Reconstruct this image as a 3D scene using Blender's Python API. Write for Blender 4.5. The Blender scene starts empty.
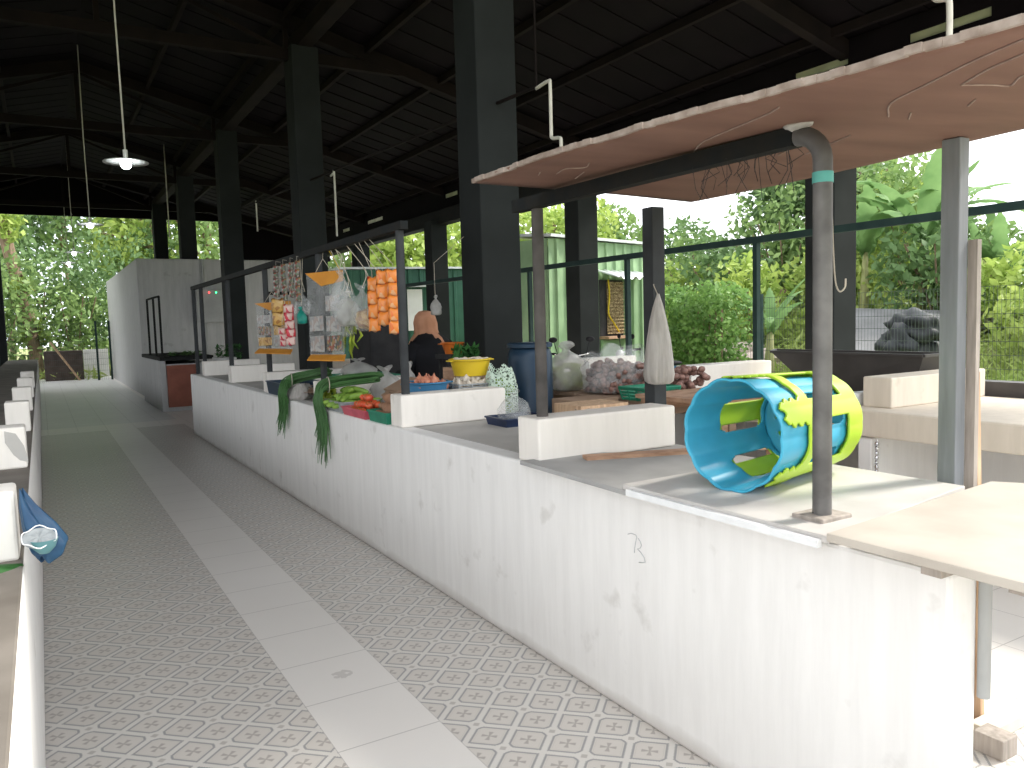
import bpy, bmesh, math, random
import numpy as np
from mathutils import Vector, Matrix, Quaternion

random.seed(7)
rng = np.random.default_rng(7)
C = bpy.context.scene.collection
PI = math.pi

# ------------------------------------------------------------------ materials
def nt(name):
    m = bpy.data.materials.new(name)
    m.use_nodes = True
    n = m.node_tree
    n.nodes.clear()
    out = n.nodes.new('ShaderNodeOutputMaterial')
    return m, n, out

def N(n, typ, **kw):
    x = n.nodes.new(typ)
    for k, v in kw.items():
        if k.startswith('i_'):
            x.inputs[k[2:].replace('_', ' ')].default_value = v
        else:
            setattr(x, k, v)
    return x

def mat(name, col, col2=None, rough=.7, scale=8, bump=.0, metal=0, alpha=1, transl=0, emit=0, stretch=None, spec=.3, contrast=(.35, .65)):
    """principled surface whose colour wanders between two tones by a noise"""
    m, n, out = nt(name)
    p = N(n, 'ShaderNodeBsdfPrincipled')
    p.inputs['Roughness'].default_value = rough
    p.inputs['Metallic'].default_value = metal
    p.inputs['Specular IOR Level'].default_value = spec
    if col2 is None:
        col2 = tuple(c * .78 for c in col)
    tc = N(n, 'ShaderNodeTexCoord')
    src = tc.outputs['Object']
    if stretch:
        mp = N(n, 'ShaderNodeMapping')
        mp.inputs['Scale'].default_value = stretch
        n.links.new(src, mp.inputs['Vector'])
        src = mp.outputs['Vector']
    no = N(n, 'ShaderNodeTexNoise')
    no.inputs['Scale'].default_value = scale
    no.inputs['Detail'].default_value = 5
    n.links.new(src, no.inputs['Vector'])
    r = N(n, 'ShaderNodeValToRGB')
    r.color_ramp.elements[0].position = contrast[0]
    r.color_ramp.elements[1].position = contrast[1]
    r.color_ramp.elements[0].color = (*col2, 1)
    r.color_ramp.elements[1].color = (*col, 1)
    n.links.new(no.outputs['Fac'], r.inputs['Fac'])
    n.links.new(r.outputs['Color'], p.inputs['Base Color'])
    if bump:
        b = N(n, 'ShaderNodeBump')
        b.inputs['Strength'].default_value = bump
        b.inputs['Distance'].default_value = .02
        n.links.new(no.outputs['Fac'], b.inputs['Height'])
        n.links.new(b.outputs['Normal'], p.inputs['Normal'])
    sh = p.outputs['BSDF']
    if transl:
        t = N(n, 'ShaderNodeBsdfTranslucent')
        n.links.new(r.outputs['Color'], t.inputs['Color'])
        mx = N(n, 'ShaderNodeMixShader')
        mx.inputs[0].default_value = transl
        n.links.new(sh, mx.inputs[1])
        n.links.new(t.outputs[0], mx.inputs[2])
        sh = mx.outputs[0]
    if alpha < 1:
        t = N(n, 'ShaderNodeBsdfTransparent')
        mx = N(n, 'ShaderNodeMixShader')
        mx.inputs[0].default_value = alpha
        n.links.new(t.outputs[0], mx.inputs[1])
        n.links.new(sh, mx.inputs[2])
        sh = mx.outputs[0]
    if emit:
        p.inputs['Emission Color'].default_value = (*col, 1)
        p.inputs['Emission Strength'].default_value = emit
    n.links.new(sh, out.inputs['Surface'])
    return m

def M_floor():
    m, n, out = nt('patterned_floor_tile')
    p = N(n, 'ShaderNodeBsdfPrincipled')
    p.inputs['Roughness'].default_value = .36
    p.inputs['Specular IOR Level'].default_value = .35
    geo = N(n, 'ShaderNodeNewGeometry')
    sep = N(n, 'ShaderNodeSeparateXYZ')
    n.links.new(geo.outputs['Position'], sep.inputs[0])
    X, Y = sep.outputs['X'], sep.outputs['Y']
    def ma(op, a, b=None, c=None):
        x = N(n, 'ShaderNodeMath', operation=op)
        for i, v in enumerate((a, b, c)):
            if v is None: continue
            if isinstance(v, (int, float)): x.inputs[i].default_value = v
            else: n.links.new(v, x.inputs[i])
        return x.outputs[0]
    def mixc(f, a, b):
        x = N(n, 'ShaderNodeMix', data_type='RGBA')
        n.links.new(f, x.inputs[0]) if not isinstance(f, (int, float)) else None
        for i, v in ((6, a), (7, b)):
            if isinstance(v, tuple): x.inputs[i].default_value = (*v, 1)
            else: n.links.new(v, x.inputs[i])
        return x.outputs[2]
    # rhombic cells on a diagonal lattice, small diamonds at every other corner
    A_ = ma('DIVIDE', ma('SUBTRACT', X, .503), .2085)
    B_ = ma('DIVIDE', Y, .2)
    def fr(x, o): return ma('SUBTRACT', ma('FRACT', ma('ADD', x, 200.5 + o)), .5)
    a = ma('ABSOLUTE', fr(ma('ADD', A_, B_), 0)); b = ma('ABSOLUTE', fr(ma('SUBTRACT', A_, B_), 0))
    mxab = ma('MAXIMUM', a, b); mn = ma('MINIMUM', a, b)
    s = ma('ADD', ma('ABSOLUTE', fr(A_, 0)), ma('ABSOLUTE', fr(B_, .5)))
    sc_ = ma('MAXIMUM', ma('ABSOLUTE', fr(A_, 0)), ma('ABSOLUTE', fr(B_, .5)))
    D = ma('MAXIMUM', ma('DIVIDE', mxab, .425), ma('ADD', 1, ma('DIVIDE', ma('SUBTRACT', .145, sc_), .30)))
    zz = ma('MULTIPLY', ma('PINGPONG', ma('MULTIPLY', mn, 15.0), .5), .14)
    Dz = ma('ADD', D, ma('SUBTRACT', zz, .02))
    ring = ma('MULTIPLY', ma('GREATER_THAN', D, .865), ma('LESS_THAN', Dz, 1.015))
    line2 = ma('MULTIPLY', ma('GREATER_THAN', D, .76), ma('LESS_THAN', D, .785))
    cross = ma('MULTIPLY', ma('LESS_THAN', mxab, .20), ma('LESS_THAN', mn, ma('ADD', .012, ma('MULTIPLY', mxab, .26))))
    dia = ma('LESS_THAN', s, .075)
    no = N(n, 'ShaderNodeTexNoise'); no.inputs['Scale'].default_value = 1.3; no.inputs['Detail'].default_value = 6
    n.links.new(geo.outputs['Position'], no.inputs['Vector'])
    base = mixc(no.outputs['Fac'], (.64, .61, .575), (.76, .73, .695))
    inner = ma('LESS_THAN', D, .875)
    c = mixc(inner, base, mixc(no.outputs['Fac'], (.60, .56, .52), (.70, .66, .62)))
    c = mixc(ma('MULTIPLY', ring, .8), c, (.25, .255, .26))
    c = mixc(ma('MULTIPLY', line2, .25), c, (.3, .28, .26))
    c = mixc(ma('MULTIPLY', cross, .6), c, (.30, .27, .25))
    c = mixc(ma('MULTIPLY', dia, .5), c, (.30, .27, .24))
    # plain tiles: a run along the aisle, one across, and everything past it
    gx = ma('ABSOLUTE', ma('SUBTRACT', ma('FRACT', ma('ADD', ma('MULTIPLY', X, 2.5), 40.5)), .5))
    gy = ma('ABSOLUTE', ma('SUBTRACT', ma('FRACT', ma('ADD', ma('MULTIPLY', Y, 2.5), 40.5)), .5))
    grout = ma('LESS_THAN', ma('MINIMUM', gx, gy), .006)
    plain = mixc(no.outputs['Fac'], (.74, .71, .68), (.82, .79, .76))
    no2 = N(n, 'ShaderNodeTexNoise'); no2.inputs['Scale'].default_value = 26; no2.inputs['Detail'].default_value = 3
    n.links.new(geo.outputs['Position'], no2.inputs['Vector'])
    dx = ma('SUBTRACT', X, .22); dy = ma('SUBTRACT', Y, .60)
    spot = ma('LESS_THAN', ma('ADD', ma('ADD', ma('MULTIPLY', dx, dx), ma('MULTIPLY', dy, dy)), ma('MULTIPLY', no2.outputs['Fac'], .012)), .0075)
    plain = mixc(ma('MULTIPLY', spot, .35), plain, (.30, .27, .25))
    plain = mixc(ma('MULTIPLY', grout, .6), plain, (.30, .28, .27))
    on_strip = ma('MULTIPLY', ma('GREATER_THAN', X, 0), ma('LESS_THAN', X, .4))
    cross_strip = ma('MULTIPLY', ma('GREATER_THAN', Y, 11.0), ma('LESS_THAN', Y, 11.8))
    far = mixc(no.outputs['Fac'], (.60, .59, .58), (.72, .71, .70))
    far = mixc(ma('MULTIPLY', grout, .7), far, (.2, .19, .18))
    isfar = ma('GREATER_THAN', Y, 11.8)
    inside = ma('MULTIPLY', ma('GREATER_THAN', X, 1.1), ma('GREATER_THAN', Y, -1.16))
    c = mixc(on_strip, c, plain)
    c = mixc(cross_strip, c, plain)
    c = mixc(isfar, c, far)
    c = mixc(inside, c, plain)
    n.links.new(c, p.inputs['Base Color'])
    n.links.new(p.outputs[0], out.inputs['Surface'])
    return m

def M_wall(name, col, stain, low=False):
    """plaster with vertical run marks and blotches"""
    m, n, out = nt(name)
    p = N(n, 'ShaderNodeBsdfPrincipled'); p.inputs['Roughness'].default_value = .75
    p.inputs['Specular IOR Level'].default_value = .25
    geo = N(n, 'ShaderNodeNewGeometry')
    mp = N(n, 'ShaderNodeMapping'); mp.inputs['Scale'].default_value = (9, 9, 1.0)
    n.links.new(geo.outputs['Position'], mp.inputs['Vector'])
    no = N(n, 'ShaderNodeTexNoise'); no.inputs['Scale'].default_value = 1.4; no.inputs['Detail'].default_value = 7; no.inputs['Roughness'].default_value = .65
    n.links.new(mp.outputs[0], no.inputs['Vector'])
    r = N(n, 'ShaderNodeValToRGB')
    r.color_ramp.elements[0].position = .38; r.color_ramp.elements[0].color = (*stain, 1)
    r.color_ramp.elements[1].position = .60; r.color_ramp.elements[1].color = (*col, 1)
    n.links.new(no.outputs['Fac'], r.inputs['Fac'])
    no2 = N(n, 'ShaderNodeTexNoise'); no2.inputs['Scale'].default_value = 5.5; no2.inputs['Detail'].default_value = 8
    n.links.new(geo.outputs['Position'], no2.inputs['Vector'])
    r2 = N(n, 'ShaderNodeValToRGB')
    r2.color_ramp.elements[0].position = .28; r2.color_ramp.elements[0].color = (.45, .42, .38, 1)
    r2.color_ramp.elements[1].position = .36; r2.color_ramp.elements[1].color = (1, 1, 1, 1)
    n.links.new(no2.outputs['Fac'], r2.inputs['Fac'])
    mx = N(n, 'ShaderNodeMix', data_type='RGBA', blend_type='MULTIPLY'); mx.inputs[0].default_value = .28
    n.links.new(r.outputs[0], mx.inputs[6]); n.links.new(r2.outputs[0], mx.inputs[7])
    res = mx.outputs[2]
    if low:                                   # splashed dirt along the foot of the wall
        sp = N(n, 'ShaderNodeSeparateXYZ'); n.links.new(geo.outputs['Position'], sp.inputs[0])
        m1 = N(n, 'ShaderNodeMath', operation='MULTIPLY_ADD'); m1.inputs[1].default_value = .12; n.links.new(no2.outputs['Fac'], m1.inputs[0]); m1.inputs[2].default_value = -.005
        m2 = N(n, 'ShaderNodeMapRange'); n.links.new(sp.outputs['Z'], m2.inputs[0]); m2.inputs[1].default_value = 0; n.links.new(m1.outputs[0], m2.inputs[2]); m2.inputs[3].default_value = .55; m2.inputs[4].default_value = 0
        m3 = N(n, 'ShaderNodeMix', data_type='RGBA'); n.links.new(m2.outputs[0], m3.inputs[0]); n.links.new(res, m3.inputs[6]); m3.inputs[7].default_value = (.36, .31, .27, 1)
        res = m3.outputs[2]
    n.links.new(res, p.inputs['Base Color'])
    b = N(n, 'ShaderNodeBump'); b.inputs['Strength'].default_value = .15; b.inputs['Distance'].default_value = .01
    n.links.new(no2.outputs['Fac'], b.inputs['Height']); n.links.new(b.outputs[0], p.inputs['Normal'])
    n.links.new(p.outputs[0], out.inputs['Surface'])
    return m

def M_mesh(name, col, rep=60, hole=.5):
    """woven net: alternating strands and holes"""
    m, n, out = nt(name)
    p = N(n, 'ShaderNodeBsdfPrincipled'); p.inputs['Base Color'].default_value = (*col, 1); p.inputs['Roughness'].default_value = .6
    tc = N(n, 'ShaderNodeTexCoord')
    vo = N(n, 'ShaderNodeTexVoronoi'); vo.feature = 'DISTANCE_TO_EDGE'; vo.inputs['Scale'].default_value = rep
    n.links.new(tc.outputs['Object'], vo.inputs['Vector'])
    g = N(n, 'ShaderNodeMath', operation='LESS_THAN'); g.inputs[1].default_value = hole * .2
    n.links.new(vo.outputs['Distance'], g.inputs[0])
    t = N(n, 'ShaderNodeBsdfTransparent')
    mx = N(n, 'ShaderNodeMixShader')
    n.links.new(g.outputs[0], mx.inputs[0]); n.links.new(t.outputs[0], mx.inputs[1]); n.links.new(p.outputs[0], mx.inputs[2])
    n.links.new(mx.outputs[0], out.inputs['Surface'])
    return m

def M_packs(name, cols, scale=(14, 14, 9)):
    """printed foil sachets: random coloured blocks"""
    m, n, out = nt(name)
    p = N(n, 'ShaderNodeBsdfPrincipled'); p.inputs['Roughness'].default_value = .3
    tc = N(n, 'ShaderNodeTexCoord')
    mp = N(n, 'ShaderNodeMapping'); mp.inputs['Scale'].default_value = scale
    n.links.new(tc.outputs['Object'], mp.inputs['Vector'])
    vo = N(n, 'ShaderNodeTexVoronoi'); vo.inputs['Scale'].default_value = 1.6; vo.distance = 'EUCLIDEAN'
    n.links.new(mp.outputs[0], vo.inputs['Vector'])
    sp = N(n, 'ShaderNodeSeparateColor'); n.links.new(vo.outputs['Color'], sp.inputs[0])
    r = N(n, 'ShaderNodeValToRGB'); r.color_ramp.interpolation = 'CONSTANT'
    els = r.color_ramp.elements
    for i, c in enumerate(cols):
        e = els[i] if i < 2 else els.new(i / len(cols))
        e.position = i / len(cols); e.color = (*c, 1)
    n.links.new(sp.outputs[0], r.inputs['Fac']); n.links.new(r.outputs[0], p.inputs['Base Color'])
    n.links.new(p.outputs[0], out.inputs['Surface'])
    return m

MT = {}
MT['floor'] = M_floor()
MT['plaster'] = M_wall('white_plaster', (.85, .835, .82), (.80, .785, .77), True)
MT['divider'] = M_wall('cream_plaster', (.84, .80, .75), (.79, .75, .70))
MT['stone'] = M_wall('sand_plaster', (.72, .64, .54), (.66, .585, .49))
MT['slab'] = mat('grey_cement', (.52, .50, .475), (.42, .405, .385), .7, 3, .1)
MT['house'] = M_wall('pale_grey_plaster', (.47, .468, .465), (.41, .408, .405))
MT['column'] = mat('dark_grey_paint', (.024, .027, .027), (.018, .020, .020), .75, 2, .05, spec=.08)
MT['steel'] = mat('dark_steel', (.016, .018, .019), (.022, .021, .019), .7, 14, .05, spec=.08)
MT['pole'] = mat('worn_steel', (.17, .165, .16), (.10, .096, .094), .5, 9, .08, .3)
MT['timber_post'] = mat('grey_timber', (.25, .265, .285), (.18, .19, .205), .7, 4, .1, stretch=(6, 6, .6))
MT['greenrail'] = mat('green_grey_steel', (.03, .055, .05), (.02, .04, .038), .6, 6, spec=.15)
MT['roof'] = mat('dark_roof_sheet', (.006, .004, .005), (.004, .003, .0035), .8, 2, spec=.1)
MT['lightblock'] = mat('dark_green_light_block', (.05, .06, .055), (.035, .042, .04), .8, 2)  # for the added unseen wall that holds back light from the left
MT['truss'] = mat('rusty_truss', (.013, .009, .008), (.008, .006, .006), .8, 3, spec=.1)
MT['pvc'] = mat('white_conduit', (.62, .60, .53), (.48, .46, .40), .5, 6)
MT['ply'] = mat('plywood_brown', (.20, .108, .08), (.15, .078, .057), .7, 2.2, .05, stretch=(.6, 3, 1))
MT['plyedge'] = mat('frayed_edge', (.36, .30, .26), (.22, .17, .14), .8, 20, .3)
MT['chalk'] = mat('chalk_line', (.36, .28, .24), (.28, .20, .17), .9, 20)
MT['board'] = mat('white_board', (.56, .54, .52), (.48, .455, .435), .5, 5, .03)
MT['board2'] = mat('cream_board', (.51, .465, .41), (.44, .395, .345), .6, 5, .05)
MT['fibre'] = mat('fibre_cement', (.42, .415, .41), (.34, .337, .333), .8, 4, .06)
MT['raw'] = mat('raw_wood', (.52, .33, .22), (.34, .2, .13), .75, 5, .15, stretch=(2, 2, 8))
MT['paleplank'] = mat('pale_plank', (.66, .46, .30), (.46, .30, .19), .75, 5, .1, stretch=(9, 9, 1))
MT['greyplank'] = mat('weathered_plank', (.42, .37, .33), (.28, .25, .22), .8, 5, .1, stretch=(9, 9, 1))
MT['blue'] = mat('sky_blue_plastic', (.055, .42, .62), (.045, .34, .52), .38, 6, spec=.5)
MT['lime'] = mat('lime_plastic', (.46, .68, .035), (.40, .60, .03), .38, 6, spec=.5)
MT['bluetub'] = mat('blue_tub', (.06, .22, .40), (.04, .16, .30), .4, 6)
MT['bluedrum'] = mat('blue_drum', (.016, .040, .075), (.012, .03, .055), .4, 4)
MT['yellow'] = mat('yellow_plastic', (.70, .50, .03), (.60, .42, .025), .4, 5)
MT['grey_plastic'] = mat('grey_plastic', (.36, .38, .39), (.26, .28, .29), .5, 40)
MT['green_plastic'] = mat('green_plastic', (.03, .25, .15), (.02, .18, .11), .45, 8)
MT['pink_plastic'] = mat('pink_plastic', (.62, .13, .17), (.5, .09, .12), .45, 8)
MT['orange_plastic'] = mat('orange_plastic', (.75, .20, .03), (.6, .15, .02), .45, 8)
MT['tomato'] = mat('tomato_skin', (.66, .07, .035), (.55, .12, .04), .3, 8, spec=.5)
MT['stem'] = mat('green_stem', (.10, .25, .05), (.06, .16, .03), .6, 9)
MT['potato'] = mat('potato_skin', (.34, .19, .12), (.24, .13, .08), .8, 12, .1)
MT['onion'] = mat('onion_skin', (.60, .26, .16), (.42, .15, .10), .4, 10, stretch=(5, 5, 1))
MT['garlic'] = mat('garlic_skin', (.72, .66, .58), (.52, .45, .38), .6, 20)
MT['shallot'] = mat('shallot_skin', (.30, .17, .14), (.16, .085, .07), .45, 25)
MT['cucumber'] = mat('light_green_skin', (.28, .42, .07), (.16, .29, .05), .4, 10)
MT['scallion'] = mat('long_bean_green', (.07, .175, .055), (.045, .115, .035), .5, 6)
MT['yellowgreen'] = mat('yellow_green', (.36, .42, .04), (.22, .31, .03), .5, 12)
MT['leafveg'] = mat('dark_leaf', (.04, .15, .035), (.025, .09, .02), .6, 10)
MT['clear'] = mat('clear_plastic', (.72, .74, .74), (.58, .60, .60), .2, 14, .5, alpha=.26, spec=.6)
MT['milky'] = mat('milky_plastic', (.74, .73, .71), (.58, .57, .55), .35, 12, .5, alpha=.5, transl=.25)
MT['sack'] = mat('white_sack', (.66, .63, .60), (.50, .47, .44), .5, 5, .6, transl=.3, stretch=(7, 7, 1))
MT['netgreen'] = M_mesh('green_net', (.50, .62, .52), 55, .75)
MT['header'] = mat('orange_card', (.70, .30, .035), (.62, .25, .03), .6, 6)
MT['redpack'] = M_packs('red_sachets', [(.6, .03, .05), (.72, .5, .45), (.55, .02, .04), (.65, .08, .12), (.7, .62, .55)])
MT['goldpack'] = M_packs('gold_snacks', [(.45, .24, .06), (.6, .36, .1), (.36, .16, .04), (.66, .45, .2)], (20, 20, 20))
MT['orangepack'] = M_packs('orange_snacks', [(.75, .16, .02), (.8, .25, .04), (.6, .07, .02), (.78, .42, .22), (.5, .05, .03)], (12, 12, 6))
MT['mixpack'] = M_packs('mixed_sachets', [(.10, .09, .09), (.34, .31, .29), (.26, .07, .055), (.09, .12, .07), (.32, .2, .09)], (40, 40, 30))
MT['greypack'] = M_packs('pale_sachets', [(.34, .335, .33), (.42, .41, .40), (.27, .27, .27), (.36, .29, .26)], (30, 30, 24))
MT['teal'] = mat('teal_plastic', (.02, .30, .24), (.015, .2, .16), .4, 7)
MT['darkcloth'] = mat('charcoal_cloth', (.045, .043, .045), (.03, .03, .032), .9, 8, .2)
MT['black'] = mat('black_fabric', (.012, .012, .016), (.008, .008, .010), .85, 8, .2)
MT['peach'] = mat('peach_fabric', (.62, .32, .20), (.50, .24, .14), .8, 6, .2)
MT['skin'] = mat('skin', (.42, .24, .16), (.36, .2, .13), .55, 8)
MT['hutgreen'] = mat('green_sheet_metal', (.30, .44, .25), (.22, .34, .19), .5, 2)
MT['hutgreen_dark'] = mat('dark_green_sheet', (.05, .15, .10), (.035, .11, .075), .5, 2)
MT['tin'] = mat('tin_roof', (.72, .74, .76), (.56, .58, .6), .35, 4, metal=.3)
MT['wicker'] = mat('wicker', (.50, .38, .22), (.20, .14, .07), .8, 30, .4, contrast=(.45, .55))
MT['hose'] = mat('yellow_hose', (.72, .52, .03), (.6, .42, .02), .5, 5)
MT['paper'] = mat('white_paper', (.85, .85, .85), (.78, .78, .78), .8, 3)
MT['reddoor'] = mat('red_brown_board', (.30, .105, .07), (.22, .075, .05), .65, 4, .05)
MT['white'] = mat('white_paint', (.75, .75, .74), (.64, .64, .63), .5, 5)
MT['foam'] = mat('white_foam', (.82, .83, .84), (.74, .75, .76), .8, 15)
MT['wire'] = mat('fence_wire', (.10, .13, .11), (.07, .09, .08), .5, 8)
MT['bark'] = mat('bark', (.30, .21, .15), (.17, .12, .085), .9, 7, .4, stretch=(3, 3, .7))
MT['palestem'] = mat('banana_stem', (.34, .36, .16), (.24, .22, .10), .7, 6, stretch=(3, 3, .7))
LV = {}
LV['mid'] = mat('leaf_mid', (0.3, 0.42, 0.15), (0.15, 0.25, 0.08), .55, 1.6, transl=.35)
LV['deep'] = mat('leaf_deep', (0.19, 0.3, 0.12), (0.09, 0.165, 0.06), .55, 1.3, transl=.3)
LV['bright'] = mat('leaf_bright', (0.46, 0.56, 0.15), (0.25, 0.37, 0.08), .55, 1.8, transl=.4)
LV['yellow'] = mat('leaf_yellow', (.50, .58, .18), (.31, .42, .11), .55, 2.2, transl=.4)
LV['hedge'] = mat('leaf_hedge', (0.27, 0.44, 0.13), (0.11, 0.22, 0.06), .55, 3.0, transl=.35)
LV['banana'] = mat('leaf_banana', (0.24, 0.38, 0.15), (0.15, 0.27, 0.1), .6, 2.0, transl=.4, spec=.15)
LV['grass'] = mat('leaf_grass', (0.5, 0.58, 0.2), (0.32, 0.42, 0.12), .6, .8, transl=.35)
MT['ground'] = mat('earth_and_grass', (.25, .33, .09), (.20, .17, .10), .9, .35, .2)
MT['concrete_out'] = mat('grey_sheet', (.165, .165, .175), (.125, .125, .13), .7, 2)
MT['darkheap'] = mat('dark_tarp', (.035, .04, .045), (.02, .022, .026), .6, 4, .3)
MT['trough'] = mat('dark_sheet_metal', (.085, .078, .075), (.06, .055, .053), .5, 4, .1, .2)
MT['rubber'] = mat('tyre_rubber', (.02, .02, .02), (.012, .012, .012), .8, 12)
MT['chrome'] = mat('chrome', (.7, .7, .72), (.6, .6, .62), .2, 4, metal=1)
MT['redpaint'] = mat('red_paint', (.5, .05, .03), (.4, .04, .02), .3, 4)
MT['navy'] = mat('navy_plastic', (.02, .035, .09), (.015, .025, .06), .35, 4)
MT['bluebag'] = mat('blue_bag', (.035, .105, .20), (.025, .07, .15), .45, 9, .6, transl=.2)
MT['cardboard'] = mat('cardboard', (.36, .25, .18), (.28, .19, .13), .8, 5)
MT['lampglow'] = mat('lamp_glow', (.9, .97, 1.0), (.9, .97, 1.0), .5, 3, emit=14)
MT['lampshade'] = mat('lamp_shade', (.8, .8, .78), (.7, .7, .68), .5, 3, transl=.3)
MT['palecup'] = mat('pale_teal', (.12, .26, .28), (.12, .27, .29), .5, 9)
MT['rubble'] = mat('pale_rubble', (.62, .52, .47), (.45, .36, .32), .9, 5)
MT['dirty'] = mat('soiled_cement', (.20, .178, .155), (.135, .118, .10), .8, 4, .1)
MT['darkpost'] = mat('dark_post', (.060, .064, .068), (.04, .042, .045), .8, 5, spec=.1)
MT['darkpole'] = mat('brown_grey_pole', (.115, .105, .10), (.07, .065, .062), .7, 8, spec=.1)
MT['darkstack'] = mat('dark_boards', (.10, .075, .065), (.06, .045, .04), .8, 4)
MT['led_red'] = mat('led_red', (1, .05, .05), (1, .05, .05), .5, 3, emit=3)
MT['led_green'] = mat('led_green', (.05, 1, .3), (.05, 1, .3), .5, 3, emit=3)
MT['pen'] = mat('pen_line', (.52, .52, .53), (.46, .46, .47), .9, 9)
MT['skylight'] = mat('clear_roof_sheet', (.8, .78, .72), (.6, .58, .52), .5, 3, transl=.85)
MT['paleboard'] = mat('grey_panel', (.40, .405, .40), (.33, .335, .33), .6, 3)
MT['rope'] = mat('string', (.55, .5, .42), (.45, .4, .33), .9, 9)
MT['pinkrope'] = mat('teal_tape', (.12, .42, .38), (.09, .34, .3), .5, 9)

# ------------------------------------------------------------------ mesh builder
class MB:
    def __init__(self): self.v = []; self.f = []
    def add(self, vs, fs):
        o = len(self.v)
        self.v += [tuple(p) for p in vs]
        self.f += [tuple(i + o for i in f) for f in fs]
        return self
    def box(self, x0, x1, y0, y1, z0, z1):
        vs = [(x, y, z) for z in (z0, z1) for y in (y0, y1) for x in (x0, x1)]
        return self.add(vs, [(0, 2, 3, 1), (4, 5, 7, 6), (0, 1, 5, 4), (1, 3, 7, 5), (3, 2, 6, 7), (2, 0, 4, 6)])
    def obox(self, c, size, mtx):
        sx, sy, sz = (s / 2 for s in size)
        vs = [Vector(c) + mtx @ Vector((x, y, z)) for z in (-sz, sz) for y in (-sy, sy) for x in (-sx, sx)]
        return self.add(vs, [(0, 2, 3, 1), (4, 5, 7, 6), (0, 1, 5, 4), (1, 3, 7, 5), (3, 2, 6, 7), (2, 0, 4, 6)])
    def bar(self, p0, p1, w, h):
        """rectangular bar between two points"""
        p0, p1 = Vector(p0), Vector(p1)
        d = (p1 - p0); L = d.length; d.normalize()
        up = Vector((0, 0, 1)) if abs(d.z) < .95 else Vector((0, 1, 0))
        s = d.cross(up).normalized(); u = s.cross(d)
        m = Matrix((s, d, u)).transposed()
        return self.obox((p0 + p1) / 2, (w, L, h), m)
    def tube(self, path, r, n=10, cap=True, rs=None):
        path = [Vector(p) for p in path]
        vs = []; fs = []
        prev = None
        for i, p in enumerate(path):
            if i == 0: d = path[1] - p
            elif i == len(path) - 1: d = p - path[i - 1]
            else: d = (path[i + 1] - path[i - 1])
            d.normalize()
            if prev is None:
                a = Vector((0, 0, 1)) if abs(d.z) < .9 else Vector((1, 0, 0))
                s = d.cross(a).normalized()
            else:
                s = (prev - d * prev.dot(d)).normalized()
            prev = s
            u = d.cross(s)
            rr = rs[i] if rs else r
            for k in range(n):
                t = 2 * PI * k / n
                vs.append(p + (s * math.cos(t) + u * math.sin(t)) * rr)
        for i in range(len(path) - 1):
            for k in range(n):
                k2 = (k + 1) % n
                fs.append((i * n + k, i * n + k2, (i + 1) * n + k2, (i + 1) * n + k))
        if cap:
            fs.append(tuple(range(n))[::-1])
            fs.append(tuple(range((len(path) - 1) * n, len(path) * n)))
        return self.add(vs, fs)
    def lathe(self, prof, n=24, c=(0, 0, 0), fn=None, cap0=True, cap1=False):
        vs = []; fs = []
        for i, (r, z) in enumerate(prof):
            for k in range(n):
                t = 2 * PI * k / n
                q = fn(t, z, r) if fn else r
                vs.append((c[0] + q * math.cos(t), c[1] + q * math.sin(t), c[2] + z))
        for i in range(len(prof) - 1):
            for k in range(n):
                k2 = (k + 1) % n
                fs.append((i * n + k, i * n + k2, (i + 1) * n + k2, (i + 1) * n + k))
        if cap0: fs.append(tuple(range(n))[::-1])
        if cap1: fs.append(tuple(range((len(prof) - 1) * n, len(prof) * n)))
        return self.add(vs, fs)
    def blob(self, c, r, sc=(1, 1, 1), amp=.0, freq=3, n=14, seed=0, rot=None):
        rr = random.Random(seed)
        ph = [rr.uniform(0, 6.28) for _ in range(6)]
        vs = []; fs = []
        m = n
        for i in range(m + 1):
            a = PI * i / m
            for k in range(2 * m):
                t = PI * k / m
                d = Vector((math.sin(a) * math.cos(t), math.sin(a) * math.sin(t), math.cos(a)))
                w = 1 + amp * (math.sin(freq * d.x * 2 + ph[0]) + math.sin(freq * d.y * 2 + ph[1]) + math.sin(freq * d.z * 2.3 + ph[2]) + .6 * math.sin(freq * 3.1 * (d.x + d.z) + ph[3])+ .5 * math.sin(freq * 4.1 * (d.y - d.z) + ph[4])) / 2.4
                p = Vector((d.x * sc[0], d.y * sc[1], d.z * sc[2])) * r * w
                if rot is not None: p = rot @ p
                vs.append(Vector(c) + p)
        for i in range(m):
            for k in range(2 * m):
                k2 = (k + 1) % (2 * m)
                fs.append((i * 2 * m + k, (i + 1) * 2 * m + k, (i + 1) * 2 * m + k2, i * 2 * m + k2))
        return self.add(vs, fs)
    def grid(self, fn, nu, nv, keep=None, closed=False):
        vs = []; fs = []
        cols = nu if closed else nu + 1
        for j in range(nv + 1):
            for i in range(cols):
                vs.append(fn(i / nu, j / nv))
        for j in range(nv):
            for i in range(nu):
                if keep and not keep((i + .5) / nu, (j + .5) / nv): continue
                i2 = (i + 1) % cols if closed else i + 1
                fs.append((j * cols + i, j * cols + i2, (j + 1) * cols + i2, (j + 1) * cols + i))
        return self.add(vs, fs)
    def prism(self, poly, a0, a1, axis='Y'):
        """extrude a polygon along an axis; poly gives the two other coordinates"""
        n = len(poly)
        def P(q, a):
            return {'X': (a, q[0], q[1]), 'Y': (q[0], a, q[1]), 'Z': (q[0], q[1], a)}[axis]
        vs = [P(q, a0) for q in poly] + [P(q, a1) for q in poly]
        fs = [tuple(range(n)), tuple(range(n, 2 * n))[::-1]] + [(i, i + n, (i + 1) % n + n, (i + 1) % n) for i in range(n)]
        return self.add(vs, fs)

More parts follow.
